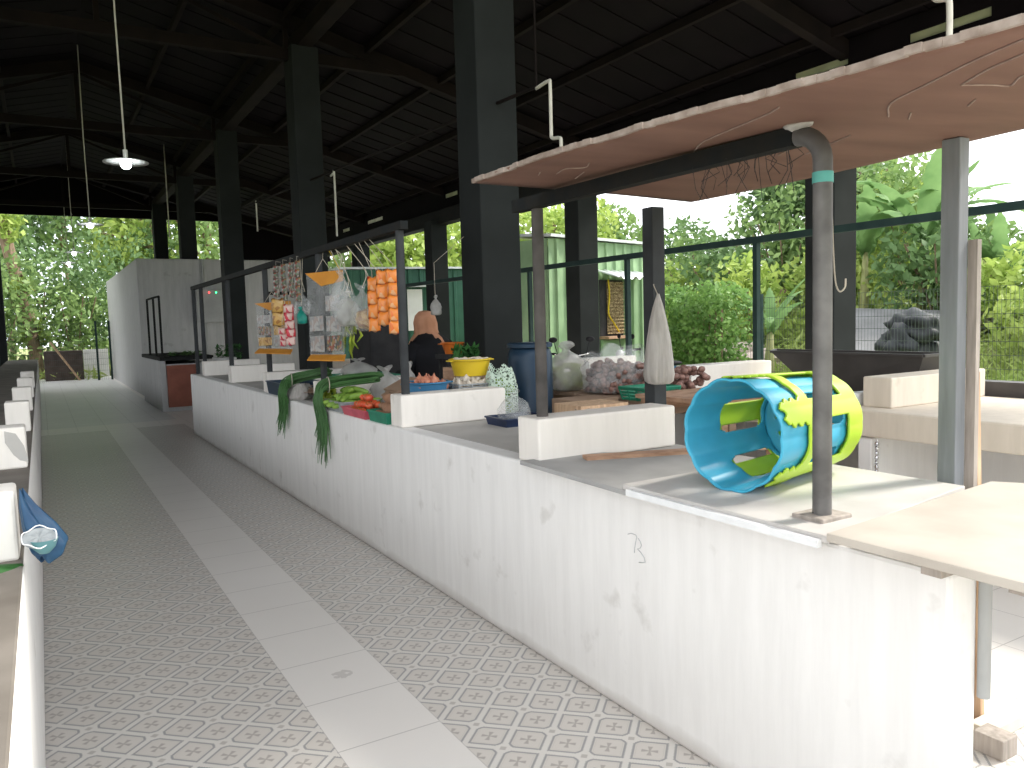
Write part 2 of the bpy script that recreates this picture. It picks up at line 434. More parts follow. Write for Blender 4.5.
def link_mesh(name, verts, faces, material, smooth):
    me = bpy.data.meshes.new(name)
    me.from_pydata(verts, [], faces)
    used = len(me.vertices)
    bm = bmesh.new(); bm.from_mesh(me)
    bmesh.ops.remove_doubles(bm, verts=bm.verts, dist=1e-6)
    lo = [v for v in bm.verts if not v.link_faces]
    bmesh.ops.delete(bm, geom=lo, context='VERTS')
    bmesh.ops.recalc_face_normals(bm, faces=bm.faces)
    bm.to_mesh(me); bm.free()
    me.materials.append(material)
    if smooth:
        me.polygons.foreach_set('use_smooth', [True] * len(me.polygons))
    o = bpy.data.objects.new(name, me)
    C.objects.link(o)
    return o

def finish(o, smooth, bevel, solid):
    if solid:
        s = o.modifiers.new('Solidify', 'SOLIDIFY'); s.thickness = solid; s.offset = 0
    if bevel:
        b = o.modifiers.new('Bevel', 'BEVEL'); b.width = bevel; b.segments = 2; b.limit_method = 'ANGLE'
    if smooth == 'auto':
        o.data.polygons.foreach_set('use_smooth', [True] * len(o.data.polygons))
        o.data.set_sharp_from_angle(angle=math.radians(38))
    return o

def tag(o, label=None, cat=None, group=None, kind=None):
    if label: o['label'] = label
    if cat: o['category'] = cat
    if group: o['group'] = group
    if kind: o['kind'] = kind
    return o

def thing(name, label, cat, loc, group=None):
    o = bpy.data.objects.new(name, None)
    o.empty_display_size = .1
    o.location = loc
    C.objects.link(o)
    return tag(o, label, cat, group)

def wloc(o):
    v = Vector(o.location)
    while o.parent: o = o.parent; v += Vector(o.location)
    return v

def part(name, mb, m, parent, smooth=False, bevel=0, solid=0, label=None, kind=None):
    """a child mesh; mb is in world coordinates"""
    base = wloc(parent)
    vs = np.array(mb.v, dtype=float) - np.array(base)
    lo = vs.min(0); hi = vs.max(0)
    piv = np.array([(lo[0] + hi[0]) / 2, (lo[1] + hi[1]) / 2, lo[2]])
    o = link_mesh(name, (vs - piv).tolist(), mb.f, m, bool(smooth))
    o.parent = parent
    o.location = piv
    finish(o, smooth, bevel, solid)
    if label: o['label'] = label
    if kind: o['kind'] = kind
    return o

def solo(name, mb, m, label=None, cat=None, group=None, kind=None, smooth=False, bevel=0, solid=0, pivot=None):
    vs = np.array(mb.v, dtype=float)
    lo = vs.min(0); hi = vs.max(0)
    piv = np.array(pivot) if pivot is not None else np.array([(lo[0] + hi[0]) / 2, (lo[1] + hi[1]) / 2, lo[2]])
    o = link_mesh(name, (vs - piv).tolist(), mb.f, m, bool(smooth))
    o.location = piv
    finish(o, smooth, bevel, solid)
    return tag(o, label, cat, group, kind)

def struct(name, mb, m, **kw): return solo(name, mb, m, kind='structure', **kw)

def copy_tree(o, parent=None):
    c = o.copy(); C.objects.link(c)
    if parent is not None: c.parent = parent
    for ch in [x for x in list(bpy.data.objects) if x.parent == o]: copy_tree(ch, c)
    return c

def dup(o, loc, rot=None, scale=None, label=None):
    c = copy_tree(o); c.location = loc
    if rot is not None: c.rotation_euler = rot
    if scale is not None: c.scale = scale
    if label: c['label'] = label
    return c

def arc(pts, n=16):
    """Catmull-Rom through points"""
    P = [Vector(p) for p in pts]
    P = [P[0] * 2 - P[1]] + P + [P[-1] * 2 - P[-2]]
    out = []
    for i in range(1, len(P) - 2):
        for k in range(n):
            t = k / n
            a, b, c, d = P[i - 1:i + 3]
            out.append(.5 * ((2 * b) + (c - a) * t + (2 * a - 5 * b + 4 * c - d) * t * t + (3 * b - a - 3 * c + d) * t ** 3))
    out.append(P[-2])
    return out

# ------------------------------------------------------------------ camera
CAM = Vector((-.810, -2.652, 1.508))
yaw, pitch, roll = .5348, .0799, -.0290
fw = Vector((math.sin(yaw) * math.cos(pitch), math.cos(yaw) * math.cos(pitch), -math.sin(pitch)))
rt = Vector((math.cos(yaw), -math.sin(yaw), 0)); up = rt.cross(fw)
r2 = rt * math.cos(roll) + up * math.sin(roll)
u2 = -rt * math.sin(roll) + up * math.cos(roll)
cd = bpy.data.cameras.new('camera'); co = bpy.data.objects.new('camera', cd); C.objects.link(co)
mw = Matrix((r2, u2, -fw)).transposed().to_4x4(); mw.translation = CAM
co.matrix_world = mw
cd.sensor_width = 36; cd.lens = 792 / 1024 * 36; cd.clip_start = .02; cd.clip_end = 500
bpy.context.scene.camera = co

# ------------------------------------------------------------------ setting
ROOF_END = -1.15
struct('floor', MB().box(-7.2, 7.2, -7, 28, -.12, 0), MT['floor'])
def gz(x, y):
    """ground height: level round the market, rising beyond the long fence"""
    t = max(0.0, min(1.0, (x - 10.6) / 7.5)); t = t * t * (3 - 2 * t)
    w = max(0.0, min(1.0, (19 - y) / 6.0))
    return -.13 + 1.75 * t * w
gx_ = [-70, -30, -8] + [10 + k * .8 for k in range(14)] + [26, 40, 90]; gy_ = [-60, -20, -8] + [-4 + k * 1.5 for k in range(18)] + [30, 50, 110]
gm = MB()
gm.add([(x, y, gz(x, y)) for y in gy_ for x in gx_], [(j * len(gx_) + i, j * len(gx_) + i + 1, (j + 1) * len(gx_) + i + 1, (j + 1) * len(gx_) + i) for j in range(len(gy_) - 1) for i in range(len(gx_) - 1)])
struct('ground', gm, MT['ground'], smooth=True)

# roof: two slopes of dark sheet, ridge over the aisle
def roof_z(x): return 6.15 - abs(x) * .25
rf = MB()
for s in (-1, 1):
    poly = [(0, 6.15), (s * 8.0, roof_z(8.0)), (s * 8.0, roof_z(8.0) + .06), (0, 6.21)]
    rf.prism(poly, ROOF_END, 24.4, 'Y')
    k = ROOF_END + .25                        # corrugation ribs hanging a little below the sheet
    while k < 24:
        rf.prism([(s * .05, 6.13), (s * 7.95, roof_z(7.95) - .02), (s * 7.95, roof_z(7.95) + .01), (s * .05, 6.15)], k, k + .04, 'Y')
        k += .5
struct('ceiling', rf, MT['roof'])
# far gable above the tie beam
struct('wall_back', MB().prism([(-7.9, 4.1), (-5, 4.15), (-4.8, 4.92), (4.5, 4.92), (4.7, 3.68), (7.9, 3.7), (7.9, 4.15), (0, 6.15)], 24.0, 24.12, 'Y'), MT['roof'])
cols_y = [3.05, 8.0, 13.0, 17.9, 22.7]
ti = 1
for y in cols_y + [-.9]:
    t = MB()
    for s in (-1, 1):
        t.bar((0, y, 6.05), (s * 7.6, y, roof_z(7.6) - .12), .12, .18)
    t.bar((-4.1, y, 5.06), (4.1, y, 5.06), .10, .14)
    for x in (-2.2, 0.0, 2.2): t.bar((x, y, 5.06), (x, y, roof_z(x) - .08), .06, .06)
    for s in (-1, 1):
        t.bar((0, y, 5.95), (s * 2.2, y, 5.1), .05, .05)
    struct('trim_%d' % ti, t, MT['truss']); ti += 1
pur = MB()
for x in (1.1, 2.2, 3.3, 4.4, 5.5, 6.6):
    for s in (-1, 1): pur.box(s * x - .03, s * x + .03, ROOF_END, 24.1, roof_z(x) - .11, roof_z(x) - .015)
struct('trim_%d' % ti, pur, MT['truss']); ti += 1
# eave beam and fascia on the fence side, with light slots in the fascia
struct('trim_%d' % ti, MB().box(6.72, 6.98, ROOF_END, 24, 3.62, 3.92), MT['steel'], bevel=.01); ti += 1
struct('light_block_left', MB().box(-7.1, -7.0, ROOF_END, 24, 0, 2.0), MT['lightblock'])  # unseen low wall, added to cut the ambient light coming in from the left
struct('trim_%d' % ti, MB().box(-6.98, -6.72, ROOF_END, 24, 3.62, 3.92), MT['steel'], bevel=.01); ti += 1
slots = [(1.5, 2.3), (3.0, 3.7), (5.7, 6.25), (7.3, 7.75), (8.3, 8.6), (12.3, 12.9), (16.5, 17.6), (19.0, 19.6), (22.2, 22.7)]
fa = MB(); y = ROOF_END
for a, b in slots:
    fa.box(6.86, 6.92, y, a, 3.92, 4.42); fa.box(6.86, 6.92, a, b, 3.92, 4.16); fa.box(6.86, 6.92, a, b, 4.25, 4.42); y = b
fa.box(6.86, 6.92, y, 24, 3.92, 4.42)
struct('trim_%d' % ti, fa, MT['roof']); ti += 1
for i, (a, b) in enumerate(slots):
    struct('window_%d' % (i + 1), MB().box(6.88, 6.90, a, b, 4.16, 4.25), MT['skylight'])
# tie beam on the stall row side, running along the aisle
struct('trim_%d' % ti, MB().box(2.30, 2.50, ROOF_END, 24, 5.15, 5.35), MT['truss'], bevel=.01); ti += 1
struct('trim_%d' % ti, MB().box(-2.50, -2.30, ROOF_END, 24, 5.15, 5.35), MT['truss'], bevel=.01); ti += 1

# house block closing the far end of the stall row
hb = MB().prism([(17.5, -.05), (27.0, -.05), (27.0, 3.18), (25.4, 3.18), (17.5, 3.18)], 1.2, 5.2, 'X')
struct('wall_far', hb, MT['house'], bevel=.02)
# kerb between the cross aisle and the stall floor
struct('trim_%d' % ti, MB().box(1.92, 4.9, -1.22, -1.14, 0, .05), MT['stone'], bevel=.005); ti += 1

# ------------------------------------------------------------------ roof columns
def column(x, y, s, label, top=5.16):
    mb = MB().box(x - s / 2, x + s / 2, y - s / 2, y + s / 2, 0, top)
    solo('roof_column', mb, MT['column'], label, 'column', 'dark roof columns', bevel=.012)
cl = ['dark grey roof column standing behind the blue drum, nearest in the stall row',
      'dark roof column behind the hanging snack displays, second in the stall row',
      'dark roof column before the pale far wall, right of the electrical box',
      'dark roof column rising above the pale far wall, right one of a pair',
      'dark roof column above the pale far wall, farthest of the stall row']
for y, l in zip(cols_y, cl): column(2.4, y, .36, l)
cl = ['dark roof column behind the nearest bare pole and the coloured stools',
      'dark roof column in front of the near green metal hut with white edge roof',
      'dark roof column before the white poster on the far green hut',
      'dark roof column on the fence side, second from the far end',
      'dark roof column on the fence side, at the far end']
for y, l in zip([3.13, 7.8, 13.2, 17.9, 22.7], cl): column(6.75, y, .38, l, 3.7)
cl = ['dark roof column left of the aisle, farthest one', 'dark roof column left of the aisle, second from the far end', 'dark roof column left of the aisle, third from the far end']
for y, l in zip([22.7, 17.9, 13.0], cl): column(-1.84, y, .5, l, 5.4)

# ------------------------------------------------------------------ counters and dividers
def counter(label, mbody, mtop, material, group='masonry stall counters', top='slab'):
    vs = np.array(mbody.v)
    t = thing('stall_counter', label, 'counter', (vs[:, 0].mean(), (vs[:, 1].min()), 0), group)
    part('wall', mbody, material, t, bevel=.012)
    part('top_slab', mtop, MT[top], t, bevel=.008, label='grey cement top')
    return t
b = MB().box(1.03, 1.15, -1.585, 9.6, 0, .87)
b.box(1.15, 1.9, 9.48, 9.6, 0, .78)
for y in (2.0, 5.4, 7.2): b.box(1.15, 1.88, y, y + .1, 0, .78)
b.box(1.15, 1.88, .3, .4, 0, .78)
row1 = counter('long white plastered stall counter along the right of the aisle', b, MB().box(1.151, 1.9, -1.12, 9.58, .79, .868), MT['plaster'])
# pen marks on the counter front: the number 73
pen = MB()
def pl(*q): return [(1.0285, y, z) for y, z in q]
pen.tube(pl((-.365, .700), (-.385, .708), (-.412, .707), (-.417, .700), (-.410, .68), (-.404, .655), (-.402, .638)), .0017, 5)
pen.tube(pl((-.425, .697), (-.437, .688), (-.443, .675), (-.436, .664), (-.420, .657), (-.440, .647), (-.457, .633), (-.462, .617), (-.45, .613), (-.428, .609)), .0017, 5)
part('handwritten_number', pen, MT['pen'], row1, smooth=True, label='the number 73 written in thin grey pen')

def divider(x0, x1, y0, y1, label, m='divider', z0=.87, z1=1.07, group='plastered stall dividers'):
    return solo('stall_divider', MB().box(x0, x1, y0, y1, z0, z1), MT[m], label, 'divider', group, bevel=.01)
divider(1.05, 1.85, .27, .45, 'cream divider block at the foot of the pole, behind the grey fibre board')
divider(1.06, 1.80, 1.84, 2.02, 'cream divider block below the blue tub of onions and yellow basin')
divider(1.06, 1.85, 3.50, 3.66, 'cream divider block among the green vegetables, under the hanging long beans')
divider(1.08, 1.85, 5.25, 5.42, 'cream divider block beside the blue crate')
divider(1.10, 1.85, 7.05, 7.24, 'cream divider block with a dark chip at its left end')
divider(1.10, 1.85, 8.85, 9.02, 'cream divider block at the far end of the long counter')
# back row
b = MB().box(4.80, 5.0, -3.2, 12, 0, .70)
for y in (.5, 2.55, 4.45, 6.6): b.box(3.72, 4.8, y, y + .1, 0, .69)
t = thing('stall_counter', 'sand coloured cement counter with thick slab by the fence side', 'counter', (4.3, -3.2, 0), 'masonry stall counters')
part('wall', b, MT['plaster'], t, bevel=.01)
part('top_slab', MB().box(3.70, 5.0, -3.2, 12, .70, .87), MT['stone'], t, bevel=.012)
divider(3.88, 4.97, .47, .68, 'sand coloured thick block on the back counter, right of the stools', 'stone')
divider(4.02, 5.03, 2.45, 2.64, 'pale block on the back counter just left of the dark trough', 'divider')
divider(4.02, 5.03, 4.40, 4.58, 'pale block on the back counter behind the bag of shallots', 'divider')
# left row
b = MB().box(-1.02, -.89, -2.3, 21, 0, .862)
for y in (1.8, 5.0, 8.3, 11.6): b.box(-1.5, -1.02, y, y + .1, 0, .862)
counter('white plastered stall counter along the left edge of the aisle', b, MB().box(-1.55, -.892, -2.3, 21, .8625, .872), MT['plaster'], top='dirty')
ll = ['bright cream block on the left counter beside the blue bag, nearest one',
      'block on the left counter with a grey diagonal stain, second from the front',
      'third cream block from the front on the left counter',
      'fourth cream block from the front on the left counter',
      'fifth cream block from the front on the left counter',
      'sixth cream block from the front on the left counter']
ys = [-.04, 1.78, 3.45, 5.1, 6.75, 8.4]
for y, l in zip(ys, ll): divider(-1.04, -.90, y, y + .17, l)
st = MB().prism([(-.985, 1.055), (-.94, 1.04), (-.91, .98), (-.897, .92), (-.897, .90), (-.93, .91), (-.955, .94), (-.985, 1.0)], 1.7785, 1.7795, 'Y')
# the stain is a skin of bare cement on the block
solo('cement_patch', st, MT['slab'], 'grey patch of bare cement on the second left block', 'patch')

# steel poles with the rail along row 1
def pole(x, y, z0, z1, label, r=.027, m='darkpost'):
    t = MB().tube([(x, y, z0), (x, y, z1)], r, 12)
    return solo('steel_pole', t, MT[m], label, 'pole', 'round steel stall poles', smooth='auto')
# near frame: two uprights and a bent pipe
fr = thing('pipe_stand', 'bent dark pipe frame under the plywood, in front of the stools', 'frame', (1.12, -1.13, .87))
path = [(1.12, -1.15, .92), (1.12, -1.15, 1.85)] + [(1.12, -1.15 + .085 * (1 - math.cos(a)), 1.93 + .085 * math.sin(a)) for a in np.linspace(.1, PI / 2, 8)]
part('upright', MB().tube(path, .0275, 14), MT['pole'], fr, smooth='auto')
part('beam', MB().bar((1.12, -1.06, 2.017), (1.12, .52, 2.03), .05, .055), MT['steel'], fr)
part('far_upright', MB().tube([(1.13, .36, 1.07), (1.13, .36, 2.0)], .0265, 12), MT['darkpole'], fr, smooth='auto')
part('foot_block', MB().box(1.06, 1.19, -1.20, -1.09, .868, .92), MT['greyplank'], fr, bevel=.004, label='weathered wooden block under the pipe')
tape = MB().tube([(1.12, -1.15, 1.87), (1.12, -1.15, 1.90)], .0295, 14)
part('tape', tape, MT['pinkrope'], fr, smooth='auto', label='teal tape around the bend')
part('rag', MB().blob((1.11, -1.07, 2.045), .03, (1.2, 1.5, .5), .2, 3, 8, 4), MT['sack'], fr, smooth=True, label='pale scrap of rag on the bend')
hs = MB()
rr = random.Random(3)
for i in range(26):
    yy = -1.05 + rr.random() * .42; L = rr.uniform(.05, .16)
    hs.tube([(1.12 + rr.uniform(-.03, .03), yy, 2.0), (1.12 + rr.uniform(-.04, .04), yy + rr.uniform(-.03, .03), 2.0 - L * .5), (1.12 + rr.uniform(-.04, .04), yy + rr.uniform(-.05, .05), 2.0 - L)], .0012, 4)
part('fibres', hs, MT['darkcloth'], fr, label='dark loose fibres hanging from the beam', kind='stuff')
hk = arc([(1.17, -1.14, 1.86), (1.172, -1.145, 1.70), (1.175, -1.15, 1.60), (1.18, -1.16, 1.565), (1.185, -1.175, 1.575), (1.182, -1.18, 1.6)], 6)
part('hook', MB().tube(hk, .0025, 6), MT['rope'], fr, smooth=True, label='pale wire hook hanging beside the pipe')
pole(1.13, 1.93, 1.07, 2.08, 'dark steel pole rising behind the blue tub, left of the peach scarf')
pole(1.13, 3.58, 1.07, 2.08, 'dark steel pole carrying the orange topped sachet display')
pole(1.13, 5.33, 1.07, 2.08, 'dark steel pole beside the blue crate, under the smaller display')
pole(1.13, 7.15, 1.07, 2.08, 'dark steel pole on the chipped divider block')
pole(1.13, 8.94, 1.07, 2.08, 'dark steel pole at the far end, inner one')
pole(1.13, 9.55, .87, 2.08, 'dark steel pole at the far corner of the long counter')
solo('steel_rail', MB().bar((1.13, 1.85, 2.105), (1.13, 9.62, 2.105), .05, .05), MT['steel'], 'dark square rail joining the tops of the stall poles', 'rail')
# timber/steel posts at the back edge of row 1
solo('canopy_post', MB().box(1.875, 1.955, .45, .53, 0, 2.06), MT['darkpost'], 'dark square post behind the white sack, holding the plywood', 'post', 'posts under the plywood', bevel=.004)
solo('canopy_post', MB().box(1.908, 1.966, -1.085, -1.02, 0, 2.085), MT['timber_post'], 'wide grey square post on the right with planks leaning on it', 'post', 'posts under the plywood', bevel=.004)
solo('leaning_plank', MB().obox((1.983, -1.098, .87), (.024, .034, 1.74), Matrix.Rotation(0, 3, 'X')), MT['greyplank'], 'weathered grey plank leaning against the wide square post, left one', 'plank', 'planks leaning on the post')
solo('leaning_plank', MB().obox((2.012, -1.104, .64), (.024, .034, 1.28), Matrix.Rotation(-.03, 3, 'X')), MT['paleplank'], 'orange tinted plank leaning against the wide square post, right one', 'plank', 'planks leaning on the post')
# back row frame
solo('steel_rail', MB().bar((5.0, -2.5, 2.19), (5.0, 11, 2.20), .05, .06), MT['greenrail'], 'dark green rail across the open side before the trees', 'rail')
for y, z, l in ((2.6, 1.07, 'dark green post on the pale block left of the trough'), (4.5, 1.07, 'dark green post in front of the near hut'), (-1.3, .87, 'dark green post near the right end of the back counter'), (6.6, .87, 'dark green post on the back counter behind the roof column'), (10.9, .87, 'dark green post at the far end of the back counter')):
    solo('rail_post', MB().box(4.975, 5.025, y - .025, y + .025, z, 2.165), MT['greenrail'], l, 'post', 'posts of the green rail')

# ------------------------------------------------------------------ plywood canopy
A = Vector((.70, .17, 2.062)); Bc = Vector((2.15, .46, 2.10)); D = Vector((.72, -2.35, 1.985)); E_ = Vector((2.02, -2.35, 2.10))
def ply(u, v):
    p = (A * (1 - u) + Bc * u) * (1 - v) + (D * (1 - u) + E_ * u) * v
    edge = .004 * math.sin(v * 23) * (1 - u) ** 8 + .003 * math.sin(v * 57 + 1) * (1 - u) ** 8
    p.x += edge
    p.z += .018 * math.sin(PI * v * .9) * (1 - u) + .006 * math.sin(7 * v + 3 * u)
    return p
pt = thing('plywood_canopy', 'large warped brown plywood sheet overhead with chalk marks', 'canopy', (1.3, -.9, 2.05))
part('sheet', MB().grid(ply, 24, 40), MT['ply'], pt, smooth='auto', solid=.012)
ed = MB()
for k in range(70):
    v = k / 70
    p = ply(0, v); q = ply(0, v + 1 / 70)
    j = rr.uniform(-.004, .006)
    ed.bar(p + Vector((j, 0, .002)), q + Vector((j, 0, .002)), .012, .017)
part('frayed_edge', ed, MT['plyedge'], pt, label='pale splintered edge of the sheet')
def onply(pts, n=8):
    P = arc([(u, v, 0) for u, v in pts], n)
    out = []
    for q in P:
        w = ply(q.x, q.y); w.z -= .0075; out.append(w)
    return out
for stroke in ([(.30, .34), (.22, .40), (.14, .52), (.10, .56)], [(.42, .58), (.30, .62), (.22, .68), (.10, .78), (.04, .86)], [(.30, .69), (.22, .74), (.14, .82), (.08, .9)],
               [(.30, .69), (.37, .70), (.42, .705), (.36, .73), (.42, .75)], [(.50, .58), (.44, .60)], [(.52, .64), (.47, .66)], [(.62, .40), (.56, .46), (.52, .50)], [(.55, .38), (.52, .41)],
               [(.16, .12), (.14, .16), (.18, .18), (.15, .21)], [(.26, .10), (.22, .15)], [(.12, .10), (.10, .12)]):
    part('chalk_mark', MB().tube(onply(stroke), .0026, 5), MT['chalk'], pt, label='pale chalk stroke on the underside')

# ------------------------------------------------------------------ boards on the near counter
solo('fibre_board', MB().prism([(.985, .33), (1.40, .262), (1.68, -.02), (1.62, -.47), (.96, -.44)], .869, .888, 'Z'), MT['fibre'], 'grey fibre cement board on the counter left of the white board', 'board', bevel=.002)
wb = MB().prism([(.965, -.42), (1.62, -.40), (1.84, -.62), (1.84, -1.16), (.965, -1.29)], .888, .908, 'Z')
solo('white_board', wb, MT['board'], 'white board under the blue and lime stools', 'board', bevel=.003)
rim = MB().bar((.955, -.46, .886), (.955, -1.27, .886), .018, .022)
solo('edge_strip', rim, MT['foam'], 'thin white strip nailed along the front of the white board', 'strip')
tb = thing('board_table', 'cream plywood table board on the right, overhanging the counter corner', 'table', (1.4, -1.7, .9))
part('top', MB().prism([(.905, -1.33), (1.845, -1.24), (1.90, -1.32), (1.90, -2.35), (.905, -2.35)], .914, .936, 'Z'), MT['board2'], tb, bevel=.003)
part('batten', MB().box(.965, 2.32, -1.60, -1.55, .876, .914), MT['greyplank'], tb, label='weathered batten under the board')
part('batten', MB().box(.985, 1.88, -1.80, -1.74, .880, .914), MT['greyplank'], tb, label='weathered batten under the board')
part('leg', MB().tube([(1.149, -1.603, .54), (1.149, -1.603, .876)], .015, 12), MT['paleboard'], tb, smooth='auto', label='grey pipe hanging below the batten')
part('leg', MB().tube([(1.85, -1.77, 0), (1.85, -1.77, .88)], .022, 12), MT['pole'], tb, smooth='auto')
part('leg', MB().tube([(1.85, -2.28, 0), (1.85, -2.28, .914)], .022, 12), MT['pole'], tb, smooth='auto')
part('leg', MB().tube([(.97, -2.28, 0), (.97, -2.28, .914)], .022, 12), MT['pole'], tb, smooth='auto')
solo('splintered_block', MB().box(1.84, 1.93, -1.30, -1.20, 0, .07), MT['greyplank'], 'small dark wood block on the floor by the kerb', 'block', bevel=.004)
nl = MB()
solo('floor_batten', MB().obox((1.62, .02, .896), (.85, .07, .016), Matrix.Rotation(-.35, 3, 'Z')), MT['raw'], 'brown batten lying beside the grey fibre board', 'plank')

# ------------------------------------------------------------------ nested stools lying on the white board
ax = Vector((.985, .172, 0)).normalized(); side = Vector((-ax.y, ax.x, 0)); upv = Vector((0, 0, 1))
org = Vector((1.175, -.745, 1.100))
def stool_shell(R0, R1, s0, s1, wave, keep, nu=144, nv=46, drop=.0):
    def fn(u, v):
        s = s0 + (s1 - s0) * v
        f = (s - 0) / .60
        R = R0 + (R1 - R0) * f
        th = 2 * PI * u
        R *= 1 + wave * (abs(math.sin(th * 6)) - .5)
        return org + ax * s + (side * math.cos(th) + upv * math.sin(th)) * R - upv * drop * s
    return MB().grid(fn, nu, nv, lambda u, v: keep(u * 360, s0 + (s1 - s0) * v), closed=True)
def angdist(a, b): return abs((a - b + 180) % 360 - 180)
def blue_keep(a, s):
    if .19 < s < .45:                         # tall windows between the legs
        d = min(angdist(a, c) for c in (155, 83, 11, 299, 227))
        e = min(s - .19, .45 - s) / .05
        if d < 22 - 5 * max(0, 1 - e): return False
    return True
def lime_keep(a, s):
    d = min(angdist(a, c) for c in (155, 83, 11, 299, 227))
    if s < .03 + .010 * math.cos(d * .5): return False
    if s < .165: return d < 13 + 2.2 * math.cos((s - .03) * 150) - max(0, .03 - (s - .03)) * 60
    if s < .215: return True
    if s < .455: return d < 12.5
    return True
st1 = thing('plastic_stool', 'sky blue scalloped plastic stool lying inside the lime stool', 'stool', (1.42, -.71, .908), 'nested plastic stools')
st2 = thing('plastic_stool', 'lime green plastic stool with cut out sides around the blue one', 'stool', (1.50, -.70, .908), 'nested plastic stools')
part('body', stool_shell(.187, .158, 0, .47, .035, blue_keep, 180, 60), MT['blue'], st1, smooth='auto', solid=.006)
rimb = []
for k in range(145):
    th = 2 * PI * k / 144; R = .189 * (1 + .035 * (abs(math.sin(th * 6)) - .5))
    rimb.append(org + (side * math.cos(th) + upv * math.sin(th)) * R)
part('rim', MB().tube(rimb, .005, 8, cap=False), MT['blue'], st1, smooth=True)
def seat(s, R, holes, t=.006):
    def fn(u, v):
        th = 2 * PI * u; r = R * v
        return org + ax * (s + .012 * math.cos(v * PI / 2)) + (side * math.cos(th) + upv * math.sin(th)) * r
    return MB().grid(fn, 72, 20, holes, closed=True)
part('seat', seat(.47, .163, lambda u, v: not (.45 < v < .75 and (u * 6) % 1 < .6)), MT['blue'], st1, smooth='auto', solid=.006)
part('body', stool_shell(.198, .178, .0, .56, .018, lime_keep, 216, 96), MT['lime'], st2, smooth='auto', solid=.007)
part('seat', seat(.557, .176, lambda u, v: not (.35 < v < .7 and (u * 6) % 1 < .5)), MT['lime'], st2, smooth='auto', solid=.007)

# ------------------------------------------------------------------ generic goods
def bag(label, c, h, r, m='milky', name='plastic_bag', knot=True, seed=1, sx=1, sy=1, group='plastic bags of goods', handles=False):
    """a tied plastic bag: sagging body, pinched neck, flared top"""
    rr = random.Random(seed)
    ph = [rr.uniform(0, 6) for _ in range(4)]
    prof = [(.55, 0), (.92, .06), (1.0, .22), (.97, .42), (.82, .60), (.50, .74), (.20, .83), (.16, .87), (.24, .92), (.30, .97), (.27, 1.0)] if knot else [(.55, 0), (.92, .06), (1.0, .3), (.98, .6), (.9, .85), (.8, 1.0)]
    t = thing(name, label, 'bag', c, group)
    def fn(th, z, q): return q * (1 + .15 * math.sin(2 * th + ph[3]) + .12 * math.sin(3 * th + ph[0] + z * 14 / h * .3) + .09 * math.sin(5 * th + ph[1] - z * 12 / h) + .05 * math.sin(11 * th + ph[2] + z * 20 / h))
    mb = MB().lathe([(a * r, b * h) for a, b in prof], 36, (0, 0, 0), fn)
    lx, ly = rr.uniform(-.35, .35) * r, rr.uniform(-.25, .25) * r
    vv = []
    for x, y, z in mb.v:
        t_ = z / h; th_ = math.atan2(y, x)
        if knot and t_ > .88:                 # two floppy ears above the knot
            k_ = 1 + .7 * (t_ - .88) / .12 * abs(math.cos(th_ + ph[0])); x *= k_; y *= k_
            z += h * .05 * (t_ - .88) / .12 * math.cos(2 * th_ + 2 * ph[0])
        if not knot and t_ > .7: z += h * .10 * (t_ - .7) / .3 * (math.sin(2 * th_ + ph[1]) + .6 * math.sin(5 * th_ + ph[2]))
        vv.append((c[0] + x * sx + lx * t_ * t_, c[1] + y * sy + ly * t_ * t_, c[2] + z))
    mb.v = vv
    part('body', mb, MT[m], t, smooth=True)
    if handles:
        for s in (-1, 1):
            p = arc([(c[0] + s * r * .2, c[1], c[2] + h * .9), (c[0] + s * r * .35, c[1], c[2] + h * 1.2), (c[0] + s * r * .1, c[1], c[2] + h * 1.5)], 6)
            part('handle', MB().tube(p, .004, 6), MT[m], t, smooth=True)
    return t

def tub(label, c, r0, r1, h, m, name='plastic_tub', cat='tub', group='tubs and basins', handle=True, n=40):
    t = thing(name, label, cat, c, group)
    th = .006
    pr = [(r0, 0), (r1, h), (r1 + .012, h), (r1 + .012, h - .008), (r1 + .004, h - .008)]
    outer = [(r0, 0), (r0 + (r1 - r0) * .5, h * .5), (r1, h), (r1 - th, h), (r0 - th + (r1 - r0) * .5, h * .5), (r0 - th, th)]
    mb = MB().lathe(outer, n, c, None, True, True)
    part('body', mb, MT[m], t, smooth='auto')
    rimp = [(c[0] + (r1 + .004) * math.cos(2 * PI * k / n), c[1] + (r1 + .004) * math.sin(2 * PI * k / n), c[2] + h - .004) for k in range(n + 1)]
    part('rim', MB().tube(rimp, .007, 8, cap=False), MT[m], t, smooth=True)
    if handle:
        for s in (-1, 1):
            part('handle', MB().box(c[0] + s * (r1 + .016) - .014, c[0] + s * (r1 + .016) + .014, c[1] - .035, c[1] + .035, c[2] + h - .014, c[2] + h - .004), MT[m], t, bevel=.003)
    return t

